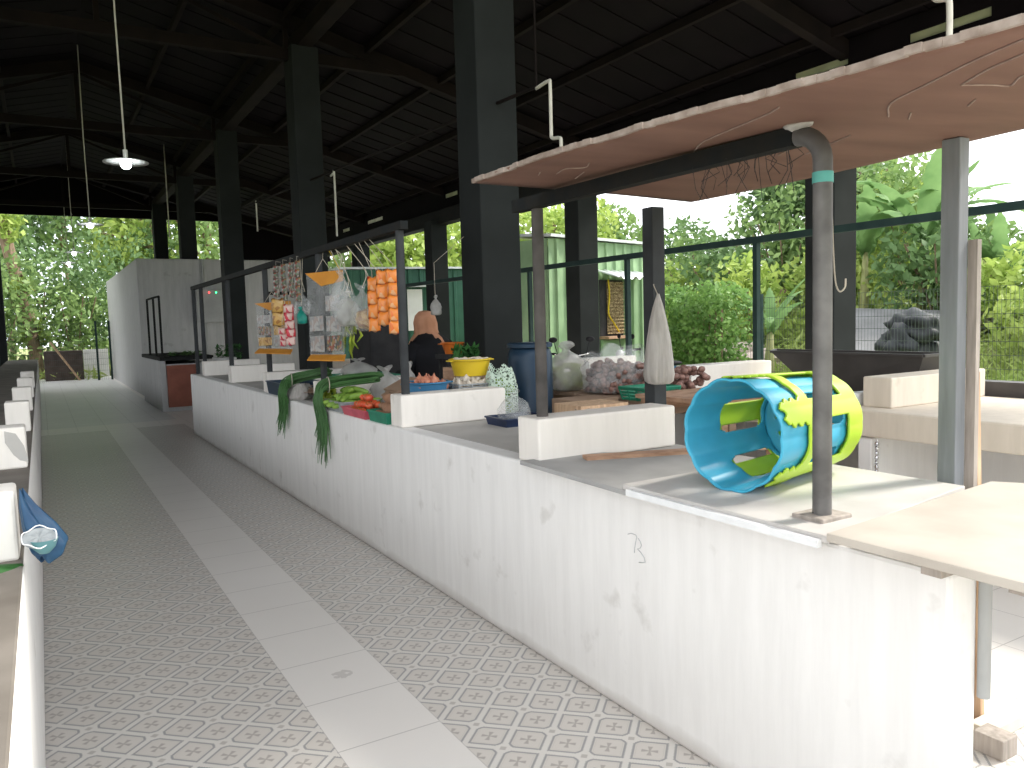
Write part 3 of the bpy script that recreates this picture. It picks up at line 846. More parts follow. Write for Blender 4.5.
def tray(label, x0, x1, y0, y1, z0, z1, m, name='plastic_tray', cat='tray', group='trays and crates', slots=False, flare=.02):
    t = thing(name, label, cat, ((x0 + x1) / 2, (y0 + y1) / 2, z0), group)
    w = .006; f = flare
    mb = MB()
    mb.box(x0, x1, y0, y1, z0, z0 + w)
    B = [(x0, y0), (x1, y0), (x1, y1), (x0, y1)]; T = [(x0 - f, y0 - f), (x1 + f, y0 - f), (x1 + f, y1 + f), (x0 - f, y1 + f)]
    cx, cy = (x0 + x1) / 2, (y0 + y1) / 2
    def inn(p): return (p[0] + (w if p[0] < cx else -w), p[1] + (w if p[1] < cy else -w))
    for i in range(4):
        j = (i + 1) % 4
        if not slots:
            a, b, c_, d = B[i], B[j], T[j], T[i]
            vs = [(*a, z0), (*b, z0), (*c_, z1), (*d, z1), (*inn(a), z0), (*inn(b), z0), (*inn(c_), z1), (*inn(d), z1)]
            mb.add(vs, [(0, 1, 2, 3), (7, 6, 5, 4), (0, 4, 5, 1), (3, 2, 6, 7), (0, 3, 7, 4), (1, 5, 6, 2)])
        else:
            for k in range(4):
                za = z0 + (z1 - z0) * (k + .15) / 4; zb = z0 + (z1 - z0) * (k + .75) / 4
                fa, fb = (k + .15) / 4, (k + .75) / 4
                L = lambda p, q, s: (p[0] + (q[0] - p[0]) * s, p[1] + (q[1] - p[1]) * s)
                a, b, c_, d = L(B[i], T[i], fa), L(B[j], T[j], fa), L(B[j], T[j], fb), L(B[i], T[i], fb)
                vs = [(*a, za), (*b, za), (*c_, zb), (*d, zb), (*inn(a), za), (*inn(b), za), (*inn(c_), zb), (*inn(d), zb)]
                mb.add(vs, [(0, 1, 2, 3), (7, 6, 5, 4), (0, 4, 5, 1), (3, 2, 6, 7), (0, 3, 7, 4), (1, 5, 6, 2)])
            mb.bar((*B[i], z0), (*T[i], z1), .012, .012)
            for q in (.33, .66):
                a = (B[i][0] + (B[j][0] - B[i][0]) * q, B[i][1] + (B[j][1] - B[i][1]) * q); b_ = (T[i][0] + (T[j][0] - T[i][0]) * q, T[i][1] + (T[j][1] - T[i][1]) * q)
                mb.bar((*a, z0), (*b_, z1), .010, .010)
    part('body', mb, MT[m], t)
    rp = [(*T[i], z1) for i in (0, 1, 2, 3, 0)]
    rm = MB()
    for i in range(4): rm.bar(rp[i], rp[i + 1], .014, .010)
    part('rim', rm, MT[m], t)
    return t

# ---- produce prototypes
def veg(name, label, cat, group, body, m, stem=None, sm='stem', loc=(0, 0, 0)):
    t = thing(name, label, cat, (0, 0, 0), group)
    part('body', body, MT[m], t, smooth=True)
    if stem: part('stem', stem, MT[sm], t, smooth=True)
    t.location = loc
    return t
def pile(proto, spots, r=.0, scale=(.85, 1.12), seed=0, tilt=.6):
    q = random.Random(seed)
    for i, p in enumerate(spots):
        o = proto if i == 0 else copy_tree(proto)
        o.location = p
        o.rotation_euler = (q.uniform(-tilt, tilt), q.uniform(-tilt, tilt), q.uniform(0, 6.28))
        s = q.uniform(*scale); o.scale = (s, s, s)
def heap(cx, cy, z, rx, ry, step, layers, seed=1, dz=None):
    q = random.Random(seed); out = []
    for L in range(layers):
        k = 1 - L / (layers + .6)
        nx = max(1, int(round(2 * rx * k / step))); ny = max(1, int(round(2 * ry * k / step)))
        for i in range(nx):
            for j in range(ny):
                x = (i + .5) / nx * 2 - 1; y = (j + .5) / ny * 2 - 1
                if x * x + y * y > 1.15 and nx > 2 and ny > 2: continue
                out.append((cx + x * rx * k + q.uniform(-.006, .006), cy + y * ry * k + q.uniform(-.006, .006), z + L * (dz or step * .62) + q.uniform(-.004, .004)))
    return out
def tomato_body(r=.031):
    return MB().lathe([(r * math.sin(a), -r * .86 * math.cos(a) + (.18 * r if a > 2.9 else 0)) for a in np.linspace(.02, PI - .02, 12)], 20, (0, 0, 0), lambda t, z, q: q * (1 + .04 * math.cos(5 * t)))
star = MB()
for k in range(5):
    t = 2 * PI * k / 5
    star.tube([(0, 0, .022), (.010 * math.cos(t), .010 * math.sin(t), .026), (.019 * math.cos(t), .019 * math.sin(t), .023)], .002, 5)
star.tube([(0, 0, .021), (.002, 0, .036)], .0022, 6)
tom = veg('tomato', 'red tomato piled in the pink tray at the counter edge', 'tomato', 'tomatoes in the pink tray', tomato_body(), 'tomato', star)
pot = veg('potato', 'brown potato piled over the green basket beside the tomatoes', 'potato', 'potatoes in the green basket', MB().blob((0, 0, 0), .036, (1.25, .95, .8), .06, 2, 10, 3), 'potato')
oni = veg('onion', 'reddish onion heaped in the blue tub', 'onion', 'onions in the blue tub', MB().lathe([(.004, -.036), (.02, -.034), (.037, -.016), (.040, .002), (.030, .022), (.012, .034), (.005, .046), (.004, .056)], 18), 'onion')
gar = veg('garlic_bulb', 'white garlic bulb heaped in the grey basket under the yellow basin', 'garlic', 'garlic in the grey basket', MB().lathe([(.005, -.022), (.020, -.019), (.027, -.005), (.024, .010), (.010, .022), (.005, .034), (.004, .044)], 18, (0, 0, 0), lambda t, z, q: q * (1 + .07 * math.cos(6 * t))), 'garlic')
cucb = MB().tube([(-.10, 0, 0), (-.09, 0, .001), (-.05, 0, .004), (0, 0, .006), (.05, 0, .004), (.09, 0, .001), (.10, 0, 0)], .02, 14, rs=[.006, .016, .022, .024, .022, .016, .006])
cuc = veg('light_green_gourd', 'pale green gourd stacked in the grey tray behind the tomatoes', 'vegetable', 'gourds in the grey tray', cucb, 'cucumber', MB().tube([(.10, 0, 0), (.118, .004, .004)], .004, 6))
pep = veg('yellow_green_pepper', 'yellow green pepper on the counter between the hanging bean bundles', 'pepper', 'yellow green peppers', MB().tube([(0, 0, -.04), (.003, 0, -.03), (.004, 0, 0), (0, 0, .028), (0, 0, .036)], .02, 14, rs=[.004, .014, .024, .026, .010]), 'yellowgreen', MB().tube([(0, 0, .034), (.006, 0, .052)], .004, 6))

# pink tray of tomatoes and green basket of potatoes stand on the very edge
tray('pink plastic tray of tomatoes on the counter edge', 1.04, 1.22, 2.42, 2.86, .868, .925, 'pink_plastic', flare=.012)
pile(tom, heap(1.13, 2.62, .906, .085, .19, .058, 3, 2, .046), seed=3)
tray('green plastic basket of potatoes at the end of the divider block', 1.05, 1.24, 2.06, 2.36, .868, .94, 'green_plastic', flare=.012)
pile(pot, heap(1.145, 2.21, .915, .085, .14, .072, 3, 5, .052), seed=5)
tray('grey plastic tray of pale green gourds', 1.05, 1.32, 2.92, 3.28, .868, .945, 'grey_plastic', flare=.012)
pile(cuc, heap(1.185, 3.10, .925, .13, .15, .07, 3, 6, .045), seed=6, tilt=.25)
pile(pep, heap(1.12, 3.43, .91, .07, .07, .055, 2, 8) + [(1.08, 3.40, .98), (1.11, 3.44, 1.0), (1.15, 3.42, .985)], seed=8, tilt=.9)
# blue crate and papers
tray('dark blue crate at the left end of the vegetables', 1.07, 1.42, 4.62, 5.18, .868, .99, 'bluedrum', flare=.015)
bag('grey cloth bag in front of the blue crate', (1.13, 4.32, .868), .13, .11, 'sack', 'cloth_bag', False, 5, 1, 1.2)
lf = MB()
for k in range(30):
    q = random.Random(k)
    lf.bar((1.12 + q.uniform(0, .25), 3.85 + q.uniform(0, .6), .885 + q.uniform(0, .1)), (1.12 + q.uniform(0, .25), 3.85 + q.uniform(0, .6), .90 + q.uniform(0, .1)), .02, .004)
solo('dried_leaf_bundle', lf, MT['cardboard'], 'brown dry bundle lying above the grey cloth bag', 'bundle')

# hanging bundles of long green stalks
def bundle(label, top, bend, end, n, w, seed):
    q = random.Random(seed)
    mb = MB()
    for i in range(n):
        dx, dy, dz = q.uniform(-.5, .5) * w * .5, q.uniform(-.5, .5) * w, q.uniform(0, .07)
        L = q.uniform(.55, 1.08)
        e = Vector(end); bnd = Vector(bend)
        ee = bnd + (e - bnd) * L
        mid = bnd.lerp(ee, .5)
        ox = -abs(dx) * .7
        p = arc([(top[0] + dx, top[1] + dy * .8, top[2] + dz), (bend[0] + .04 + dx * .5, bend[1] + dy + .04 * (top[1] > bend[1]), bend[2] + .03 + dz), (bend[0] - .035 + ox, bend[1] + dy, bend[2] - .05 + dz * .5), (mid.x + ox + q.uniform(-.01, .004), mid.y + dy * 1.15 + q.uniform(-.012, .012), mid.z), (ee.x + ox + q.uniform(-.03, .0), ee.y + dy * 1.6 + q.uniform(-.06, .06), ee.z)], 6)
        mb.tube(p, .005, 5, rs=[.0062] * (len(p) - 6) + [.005, .0045, .004, .003, .0024, .0015])
    t = thing('long_bean_bundle', label, 'vegetable', bend, 'bundles of hanging long beans')
    part('stalks', mb, MT['scallion'], t, smooth=True, kind='stuff')
    part('tie', MB().tube([(bend[0] + .03 + .02 * math.cos(a), bend[1] + w * .62 * math.cos(a), bend[2] + .06 + w * .35 * math.sin(a)) for a in np.linspace(0, 2 * PI, 20)], .004, 6), MT['rope'], t, smooth=True)
bundle('longer bundle of green beans hanging over the counter, right one', (1.36, 3.0, 1.08), (1.03, 3.27, 1.0), (1.0, 3.22, .49), 58, .17, 2)
bundle('shorter bundle of green beans hanging over the counter, left one', (1.20, 3.72, 1.10), (1.03, 4.30, .985), (.995, 4.40, .57), 42, .16, 3)
# back of the vegetable stall
tray('green plastic tray holding tied bags behind the gourds', 1.42, 1.84, 3.72, 4.3, .868, 1.07, 'green_plastic', slots=True)
bag('white plastic bag of noodles behind the green stalks', (1.52, 3.86, 1.06), .16, .13, 'milky', seed=11)
bag('white plastic bag slumped behind the potatoes', (1.58, 3.30, .868), .30, .13, 'milky', seed=12)
bag('tall narrow clear bag beside the brown paper', (1.62, 2.98, .868), .34, .075, 'milky', seed=13)
pp = MB()
for k in range(9):
    q = random.Random(40 + k)
    pp.obox((1.40 + .02 * k * .5, 2.62 + .025 * k, .90 + .02 * k), (.20, .26, .012), Matrix.Rotation(q.uniform(-.4, .4), 3, 'Z') @ Matrix.Rotation(-.35 + q.uniform(-.1, .1), 3, 'Y'))
solo('brown_paper_stack', pp, MT['cardboard'], 'crumpled brown paper sheets between potatoes and bags', 'paper')
bag('clear bag of shallots lying on the brown paper', (1.62, 2.66, .868), .24, .10, 'clear', seed=14)

# ---- goods behind the divider block
tub('blue tub of reddish onions above the divider block', (1.42, 2.24, .868), .125, .150, .245, 'bluetub')
pile(oni, heap(1.42, 2.24, 1.082, .115, .115, .075, 2, 7, .035), seed=7)
gb = tray('grey lattice basket of garlic below the yellow basin', 1.60, 1.86, 2.10, 2.36, .868, 1.085, 'grey_plastic', 'plastic_basket', 'basket', slots=True, flare=.015)
part('liner', MB().box(1.612, 1.848, 2.112, 2.348, .875, 1.06), MT['garlic'], gb, label='pale sheet lining the basket')
pile(gar, heap(1.73, 2.23, 1.085, .12, .12, .05, 2, 9, .03), seed=9)
tub('yellow plastic basin on top of the garlic basket', (1.765, 2.26, 1.135), .115, .143, .115, 'yellow', 'plastic_basin', 'basin')
an = MB()
for k in range(110):
    q = random.Random(k); a = q.uniform(0, 6.28); r = .12 * math.sqrt(q.random())
    an.blob((1.765 + r * math.cos(a), 2.26 + r * math.sin(a), 1.238 + q.uniform(0, .018)), .012, (1.6, .6, .5), 0, 2, 4, k, Matrix.Rotation(q.uniform(0, 6), 3, 'Z'))
solo('dried_fish', an, MT['garlic'], 'pale dried anchovies filling the yellow basin', 'fish', kind='stuff')
nb = bag('green net bag of vegetables at the end of the divider block', (1.90, 2.05, .868), .31, .09, 'netgreen', 'net_bag', False, 21)
ct = MB()
for k in range(40):
    q = random.Random(k + 5)
    ct.blob((1.90 + q.uniform(-.045, .045), 2.05 + q.uniform(-.045, .045), .91 + q.uniform(0, .18)), .028, (1, 1, 1.2), .05, 3, 6, k)
solo('green_beans', ct, MT['cucumber'], 'pale green vegetables inside the green net bag', 'vegetable', kind='stuff', smooth=True)
lv = MB()
for k in range(160):
    q = random.Random(k + 900)
    a = q.uniform(0, 6.28); r = .10 * math.sqrt(q.random())
    c0 = Vector((1.93 + r * math.cos(a), 2.64 + r * math.sin(a), 1.19 + q.uniform(0, .13)))
    d = Vector((q.uniform(-1, 1), q.uniform(-1, 1), q.uniform(-.2, 1))).normalized() * .05; s = d.cross(Vector((0, 0, 1))).normalized() * .018
    lv.add([c0 - d, c0 + s, c0 + d, c0 - s], [(0, 1, 2, 3)])
solo('leafy_greens', lv, MT['leafveg'], 'dark leafy greens piled behind the yellow basin', 'vegetable', kind='stuff')
solo('wooden_crate', MB().box(1.80, 2.06, 2.50, 2.78, .868, 1.17), MT['raw'], 'wooden crate under the leafy greens', 'crate', bevel=.004)
tub('orange basin behind the leafy greens', (2.22, 3.42, 1.24), .075, .105, .095, 'orange_plastic', 'plastic_basin', 'basin')
solo('wooden_stool', MB().box(2.10, 2.34, 3.30, 3.54, 1.20, 1.24).box(2.12, 2.15, 3.32, 3.35, 0, 1.20).box(2.29, 2.32, 3.32, 3.35, 0, 1.20).box(2.12, 2.15, 3.49, 3.52, 0, 1.20).box(2.29, 2.32, 3.49, 3.52, 0, 1.20), MT['darkcloth'], 'tall dark wooden stand carrying the orange basin', 'stand')
# counter between the two near dividers
tray('dark shallow tray by the pole, holding a clear bag', 1.56, 1.86, 1.42, 1.66, .868, .915, 'navy', flare=.01)
bag('small clear bag with knotted ears on the dark tray', (1.70, 1.56, .876), .20, .095, 'clear', seed=31)
bag('crumpled clear bag on the counter behind the divider block', (1.62, .72, .868), .16, .10, 'clear', seed=32)

# drum and stall table with bags
dr = thing('plastic_drum', 'tall blue plastic drum standing between the pole and the dark column', 'drum', (2.27, 2.28, 0))
part('body', MB().lathe([(.15, 0), (.165, .02), (.165, .38), (.172, .40), (.165, .42), (.165, .80), (.172, .82), (.165, .84), (.165, 1.24), (.15, 1.29), (.13, 1.31)], 32, (2.27, 2.28, 0), None, True, True), MT['bluedrum'], dr, smooth='auto')
part('lid', MB().lathe([(.14, 1.305), (.168, 1.31), (.168, 1.335), (.15, 1.345)], 32, (2.27, 2.28, 0), None, True, True), MT['bluedrum'], dr, smooth='auto')
def wood_table(label, x0, x1, y0, y1, z, m='raw', planks=5):
    t = thing('wooden_table', label, 'table', ((x0 + x1) / 2, (y0 + y1) / 2, 0), 'rough wooden tables')
    tp = MB()
    w = (y1 - y0) / planks
    for k in range(planks): tp.box(x0, x1, y0 + k * w + .004, y0 + (k + 1) * w - .004, z - .028, z)
    part('top', tp, MT[m], t, bevel=.003)
    for ya in (y0 + .04, y1 - .065): part('apron', MB().box(x0 + .03, x1 - .03, ya, ya + .025, z - .11, z - .03), MT[m], t)
    for x in (x0 + .06, x1 - .06):
        for y in (y0 + .06, y1 - .06): part('leg', MB().box(x - .035, x + .035, y - .03, y + .03, 0, z - .03), MT[m], t, bevel=.003)
    return t
wood_table('rough brown wooden table left of the stools, behind the divider block', 2.56, 3.35, .86, 1.44, 1.0)
wood_table('wooden table inside the stall carrying the bags of shallots', 2.72, 3.62, 1.5, 3.0, .93, 'cardboard', 7)
bag('large white plastic bag of yellow goods at the left of the shallots', (2.86, 2.66, .93), .38, .20, 'milky', seed=41)
by = MB()
for k in range(40):
    q = random.Random(k + 300)
    by.blob((2.86 + q.uniform(-.13, .13), 2.66 + q.uniform(-.13, .13), .97 + q.uniform(0, .16)), .035, (1, 1, .8), .05, 2, 6, k)
solo('yellow_goods', by, MT['yellowgreen'], 'yellow goods showing through the large white bag', 'food', kind='stuff', smooth=True)
bag('clear plastic sack of reddish shallots beside the white bag', (2.98, 2.18, .93), .34, .235, 'clear', 'plastic_sack', False, 42)
sh = MB()
for k in range(330):
    q = random.Random(k + 500)
    a = q.uniform(0, 6.28); r = .215 * math.sqrt(q.random())
    sh.blob((2.98 + r * math.cos(a), 2.18 + r * math.sin(a), .955 + q.uniform(0, .25 - .3 * r)), .024, (1.2, .9, .9), .05, 2, 5, k, Matrix.Rotation(q.uniform(0, 6), 3, 'Z'))
solo('shallots', sh, MT['shallot'], 'reddish shallots filling the clear sack', 'shallot', kind='stuff', smooth=True)
tray('bright green crate between the shallots and the hanging sack', 2.70, 2.98, 1.50, 1.74, .93, 1.02, 'green_plastic', slots=True)
sh = MB()
for k in range(150):
    q = random.Random(k + 1500)
    sh.blob((3.25 + q.uniform(-.2, .2), 1.95 + q.uniform(-.3, .2), .955 + q.uniform(0, .17)), .026, (1.2, .9, .9), .05, 2, 5, k)
solo('dark_shallots', sh, MT['shallot'], 'loose dark shallots heaped beside the green crate', 'shallot', kind='stuff', smooth=True)
solo('wooden_box', MB().box(2.06, 2.44, 1.36, 1.66, .62, .96), MT['paleplank'], 'open pale wooden box behind the long divider block', 'box', bevel=.004)
solo('box_stand', MB().box(2.04, 2.46, 1.34, 1.68, 0, .62), MT['cardboard'], 'brown box standing under the pale wooden box', 'box', bevel=.006)
solo('cardboard_box', MB().box(2.28, 2.66, 1.74, 2.02, .60, .95), MT['cardboard'], 'brown cardboard box behind the pole and clear bag', 'box', 'cardboard boxes', bevel=.006)
solo('cardboard_box', MB().box(2.26, 2.68, 1.72, 2.04, 0, .60), MT['cardboard'], 'lower brown cardboard box beneath the other cardboard box', 'box', 'cardboard boxes', bevel=.006)
# hanging white sack on the post
sk = thing('hanging_sack', 'long white plastic sack hanging on the dark square post', 'sack', (1.87, .40, 1.17))
def skf(t, z, q): return q * (1 + .10 * math.sin(4 * t + z * 5) + .06 * math.sin(9 * t + z * 9) + .03 * math.sin(17 * t))
part('body', MB().lathe([(.05, 0), (.068, .015), (.075, .05), (.072, .12), (.062, .22), (.046, .31), (.028, .38), (.012, .43), (.006, .45)], 36, (1.85, .385, 1.17), skf), MT['sack'], sk, smooth=True)
part('string', MB().tube([(1.85, .385, 1.61), (1.872, .44, 1.66), (1.878, .45, 1.67)], .003, 6), MT['rope'], sk)
part('contents', MB().blob((1.85, .385, 1.215), .058, (1, 1, .6), .05, 3, 10, 2), MT['paleplank'], sk, smooth=True, label='orange brown goods at the bottom of the sack')

# ------------------------------------------------------------------ hanging goods on the vegetable stall
def display(label, x, y0, y1, z0, z1, dx, pack, seed):
    """clear pocket sheet with an orange card at top and bottom"""
    t = thing('snack_display', label, 'display', (x, (y0 + y1) / 2, z0), 'hanging snack displays')
    ym = (y0 + y1) / 2
    # sheet faces the aisle and the camera: runs from (x, y1) to (x+dx, y0)
    def P(u, z, off=0): return (x + dx * u - off * .4, y1 + (y0 - y1) * u - off, z)
    sheet = MB().grid(lambda u, v: P(u, z0 + (z1 - z0) * v, .006 * math.sin(u * 9 + v * 14)), 14, 26)
    part('pocket_sheet', sheet, MT['clear'], t, smooth=True)
    def card(pts):
        mb = MB(); n = len(pts)
        vs = [P(u, z, .004) for u, z in pts] + [P(u, z, .010) for u, z in pts]
        mb.add(vs, [tuple(range(n)), tuple(range(n, 2 * n))[::-1]] + [(i, i + n, (i + 1) % n + n, (i + 1) % n) for i in range(n)])
        return mb
    H = z1 - z0
    part('header_card', card([(-.04, z1), (1.04, z1), (1.04, z1 - .13 * H), (.42, z1 - .17 * H)]), MT['header'], t, label='orange folded card at the top')
    fold = MB().add([P(.02, z0 + .005, -.02), P(1.02, z0 + .005, -.02), P(1.0, z0 - .035, .11), P(-.06, z0 - .035, .11), P(.02, z0 - .003, -.02), P(1.02, z0 - .003, -.02), P(1.0, z0 - .043, .11), P(-.06, z0 - .043, .11)], [(0, 1, 2, 3), (7, 6, 5, 4), (0, 4, 5, 1), (1, 5, 6, 2), (2, 6, 7, 3), (3, 7, 4, 0)])
    part('shelf_card', fold, MT['header'], t, label='orange card folded forward at the bottom')
    q = random.Random(seed)
    for r_ in range(3):
        for c_ in range(2):
            if r_ == 2 and c_ == 0 and seed == 1: continue
            u0 = .06 + c_ * .48; z = z0 + .03 + r_ * .24 * H
            pk = card([(u0, z), (u0 + .40, z + q.uniform(-.01, .01)), (u0 + .40, z + .19 * H), (u0, z + .18 * H)])
            pk.v = [(a - .010, b_ - .012, c) for a, b_, c in pk.v]
            part('sachet', pk, MT[pack[(r_ * 2 + c_) % len(pack)]], t)
    part('string', MB().tube([P(.25, z1 - .01), P(.5, z1 + .10), P(.75, z1 - .01)], .003, 5), MT['rope'], t)
    part('hook', MB().tube([P(.5, z1 + .10), (1.13, P(.5, 0)[1], 2.09)], .002, 5), MT['rope'], t)
display('larger pocket display with orange cards, hanging left of the yellow green pods', 1.05, 3.25, 3.66, 1.28, 1.93, .15, ['greypack', 'mixpack', 'greypack'], 1)
display('smaller dim pocket display with orange cards, at the left of the stall', 1.05, 4.75, 5.43, 1.30, 1.75, .15, ['goldpack', 'greypack', 'mixpack'], 2)
def pillow(c, w, d, h, rz):
    """a filled sachet: flat at its crimped edges, swollen in the middle"""
    mb = MB(); R_ = Matrix.Rotation(rz, 3, 'Z')
    for sg in (-1, 1):
        mb.grid(lambda u, v: Vector(c) + R_ @ Vector(((u - .5) * w, sg * d * max(0, (1 - abs(2 * u - 1) ** 3) * (1 - abs(2 * v - 1) ** 3)), (v - .5) * h + .06 * h * math.sin(9 * u) * (abs(v - .5) > .45))), 8, 8)
    return mb
def strip(label, x, y, z0, z1, w, m, n=6, group='strips of hanging sachets', name='sachet_strip', d=.016):
    t = thing(name, label, 'snacks', (x, y, z0), group)
    H = (z1 - z0) / n
    for k in range(n):
        q = random.Random(k * 7 + int(abs(x) * 100) + int(y * 100))
        mb = pillow((x + q.uniform(-.006, .006), y + q.uniform(-.006, .006), z0 + (k + .5) * H), w, d, H * 1.05, -.5 + q.uniform(-.45, .45))
        part('sachet', mb, MT[m], t, smooth=True)
    part('string', MB().tube([(x, y, z1 - .01), (x, y, z1 + .04), (1.13, y, 2.09)], .0022, 5), MT['rope'], t)
strip('gold snack packs hanging in front of the small display', 1.035, 4.52, 1.52, 1.76, .12, 'goldpack', 2)
strip('red and white sachets hanging right of the small display', 1.045, 4.20, 1.35, 1.70, .085, 'redpack', 5)
strip('slim red sachet strip hanging under the gold packs', 1.03, 4.40, 1.34, 1.50, .06, 'redpack', 3)
strip('dark mixed sachets hanging from the rail, first strip from the left', 1.06, 4.62, 1.78, 2.06, .05, 'mixpack', 5)
strip('dark mixed sachets hanging from the rail, second strip from the left', 1.07, 4.42, 1.74, 2.06, .05, 'mixpack', 5)
strip('dark mixed sachets hanging from the rail, third strip from the left', 1.08, 4.22, 1.76, 2.06, .05, 'mixpack', 5)
strip('dark mixed sachets hanging from the rail, fourth strip from the left', 1.09, 4.05, 1.72, 2.06, .05, 'mixpack', 5)
strip('orange snack packs hanging right of the tied bags, left strip', 1.22, 2.66, 1.46, 1.84, .085, 'orangepack', 4)
strip('orange snack packs hanging right of the tied bags, middle strip', 1.26, 2.56, 1.50, 1.88, .085, 'orangepack', 4)
strip('orange snack packs hanging next to the dark pole, right strip', 1.30, 2.47, 1.44, 1.88, .085, 'orangepack', 5)
tl = bag('small teal bag hanging between red sachets and the large display', (1.10, 4.02, 1.53), .14, .045, 'teal', 'small_bag', True, 51)
part('string', MB().tube([(1.10, 4.02, 1.66), (1.13, 4.02, 2.09)], .002, 5), MT['rope'], tl)
def hbag(label, c, h, r, seed, m='clear', top=2.09):
    t = bag(label, c, h, r, m, 'hanging_bag', True, seed, 1, 1, 'bags hanging from the rail')
    p = arc([(c[0] - .03, c[1], c[2] + h * .93), (c[0], c[1], c[2] + h + .10), (1.13, c[1], top)], 6)
    part('handle', MB().tube(p, .003, 5), MT['rope'], t, smooth=True)
    p = arc([(c[0] + .03, c[1], c[2] + h * .93), (c[0] + .005, c[1], c[2] + h + .10), (1.135, c[1] + .01, top)], 6)
    part('handle', MB().tube(p, .003, 5), MT['rope'], t, smooth=True)
    return t
hbag('empty clear bag bunched over the right half of the large display', (1.19, 3.20, 1.55), .38, .085, 61, 'clear')
hbag('empty clear bag hanging beside the pods, lower and narrower', (1.23, 3.28, 1.42), .34, .06, 66, 'clear')
hbag('pale clear bag with ears hanging by the red sachets', (1.13, 4.10, 1.60), .22, .06, 62, 'clear')
hbag('clear bag of crackers hanging left of the noodle bag', (1.22, 3.16, 1.50), .26, .085, 63, 'milky')
hb2 = hbag('tied bag of brown noodles hanging above the dark cloth', (1.27, 2.92, 1.46), .34, .105, 64, 'clear')
nd = MB().blob((1.27, 2.92, 1.55), .085, (1, 1, .9), .08, 4, 12, 4)
part('noodles', nd, MT['goldpack'], hb2, smooth=True, label='brown noodles inside the bag')
hbag('clear bag tied with pale handles beside the orange snack packs', (1.30, 2.76, 1.52), .26, .075, 65, 'milky')
# yellow green hanging pods
yg = MB()
for k in range(34):
    q = random.Random(k + 70)
    z = 1.74 - q.uniform(0, .36); x = 1.28 + q.uniform(-.045, .045); y = 3.30 + q.uniform(-.06, .06)
    L = q.uniform(.10, .16)
    yg.tube([(x, y, z), (x + q.uniform(-.02, .02), y + q.uniform(-.015, .015), z - L * .5), (x + q.uniform(-.03, .03), y + q.uniform(-.02, .02), z - L)], .01, 6, rs=[.005, .012, .003])
t = thing('pod_bunch', 'hanging bunch of yellow green pods right of the large display', 'vegetable', (1.28, 3.30, 1.25))
part('pods', yg, MT['yellowgreen'], t, smooth=True, kind='stuff')
part('string', MB().tube([(1.28, 3.30, 1.72), (1.24, 3.31, 1.88), (1.13, 3.32, 2.09)], .003, 5), MT['hose'], t)
# dark cloth and cabinet at the back
solo('dark_cabinet', MB().box(2.05, 2.42, 4.95, 5.62, 0, 1.545), MT['darkcloth'], 'dark covered cabinet behind the hanging noodle bags', 'cabinet', bevel=.03)
wm = bag('small white cloth bag hanging on the pole above the peach scarf', (2.02, 3.33, 1.57), .16, .05, 'milky', 'small_bag', True, 71, 1, 1, 'bags hanging from the rail')
part('string', MB().tube([(2.02, 3.33, 1.72), (2.02, 3.33, 2.0), (2.21, 3.15, 2.2)], .002, 5), MT['rope'], wm)

# ------------------------------------------------------------------ the seller
def skin_fig(name, verts, edges, radii, m, parent, root=0, sub=2):
    base = wloc(parent)
    me = bpy.data.meshes.new(name)
    me.from_pydata([tuple(Vector(v) - base) for v in verts], edges, [])
    o = bpy.data.objects.new(name, me); C.objects.link(o)
    o.parent = parent
    md = o.modifiers.new('Skin', 'SKIN'); md.use_smooth_shade = True
    lay = me.skin_vertices[0].data
    for i, r in enumerate(radii):
        lay[i].radius = (r, r) if not isinstance(r, tuple) else r
        lay[i].use_root = (i == root)
    s = o.modifiers.new('Subdivision', 'SUBSURF'); s.levels = sub; s.render_levels = sub
    me.materials.append(m)
    return o
PX, PY = 2.37, 4.14
pr = thing('person', 'person in peach headscarf and black dress, seen from behind among the goods', 'person', (PX, PY, 0))
f = Vector((-.25, .97, 0)).normalized()       # facing away, slightly left
s_ = Vector((f.y, -f.x, 0))                   # the person's right
def Q(r, fwd, z): return Vector((PX, PY, 0)) + s_ * r + f * fwd + Vector((0, 0, z))
V = []; Ed = []; Rd = []
def av(p, r, frm=None):
    V.append(p); Rd.append(r)
    if frm is not None: Ed.append((frm, len(V) - 1))
    return len(V) - 1
pel = av(Q(0, 0, .86), (.15, .11))
w1 = av(Q(0, .01, 1.02), (.135, .10), pel)
ch = av(Q(0, .03, 1.20), (.15, .11), w1)
nb_ = av(Q(0, .06, 1.345), (.075, .07), ch)
nk = av(Q(0, .09, 1.41), (.05, .05), nb_)
hd = av(Q(0, .12, 1.49), (.075, .088), nk)
ht = av(Q(0, .12, 1.56), (.07, .08), hd)
hands = []
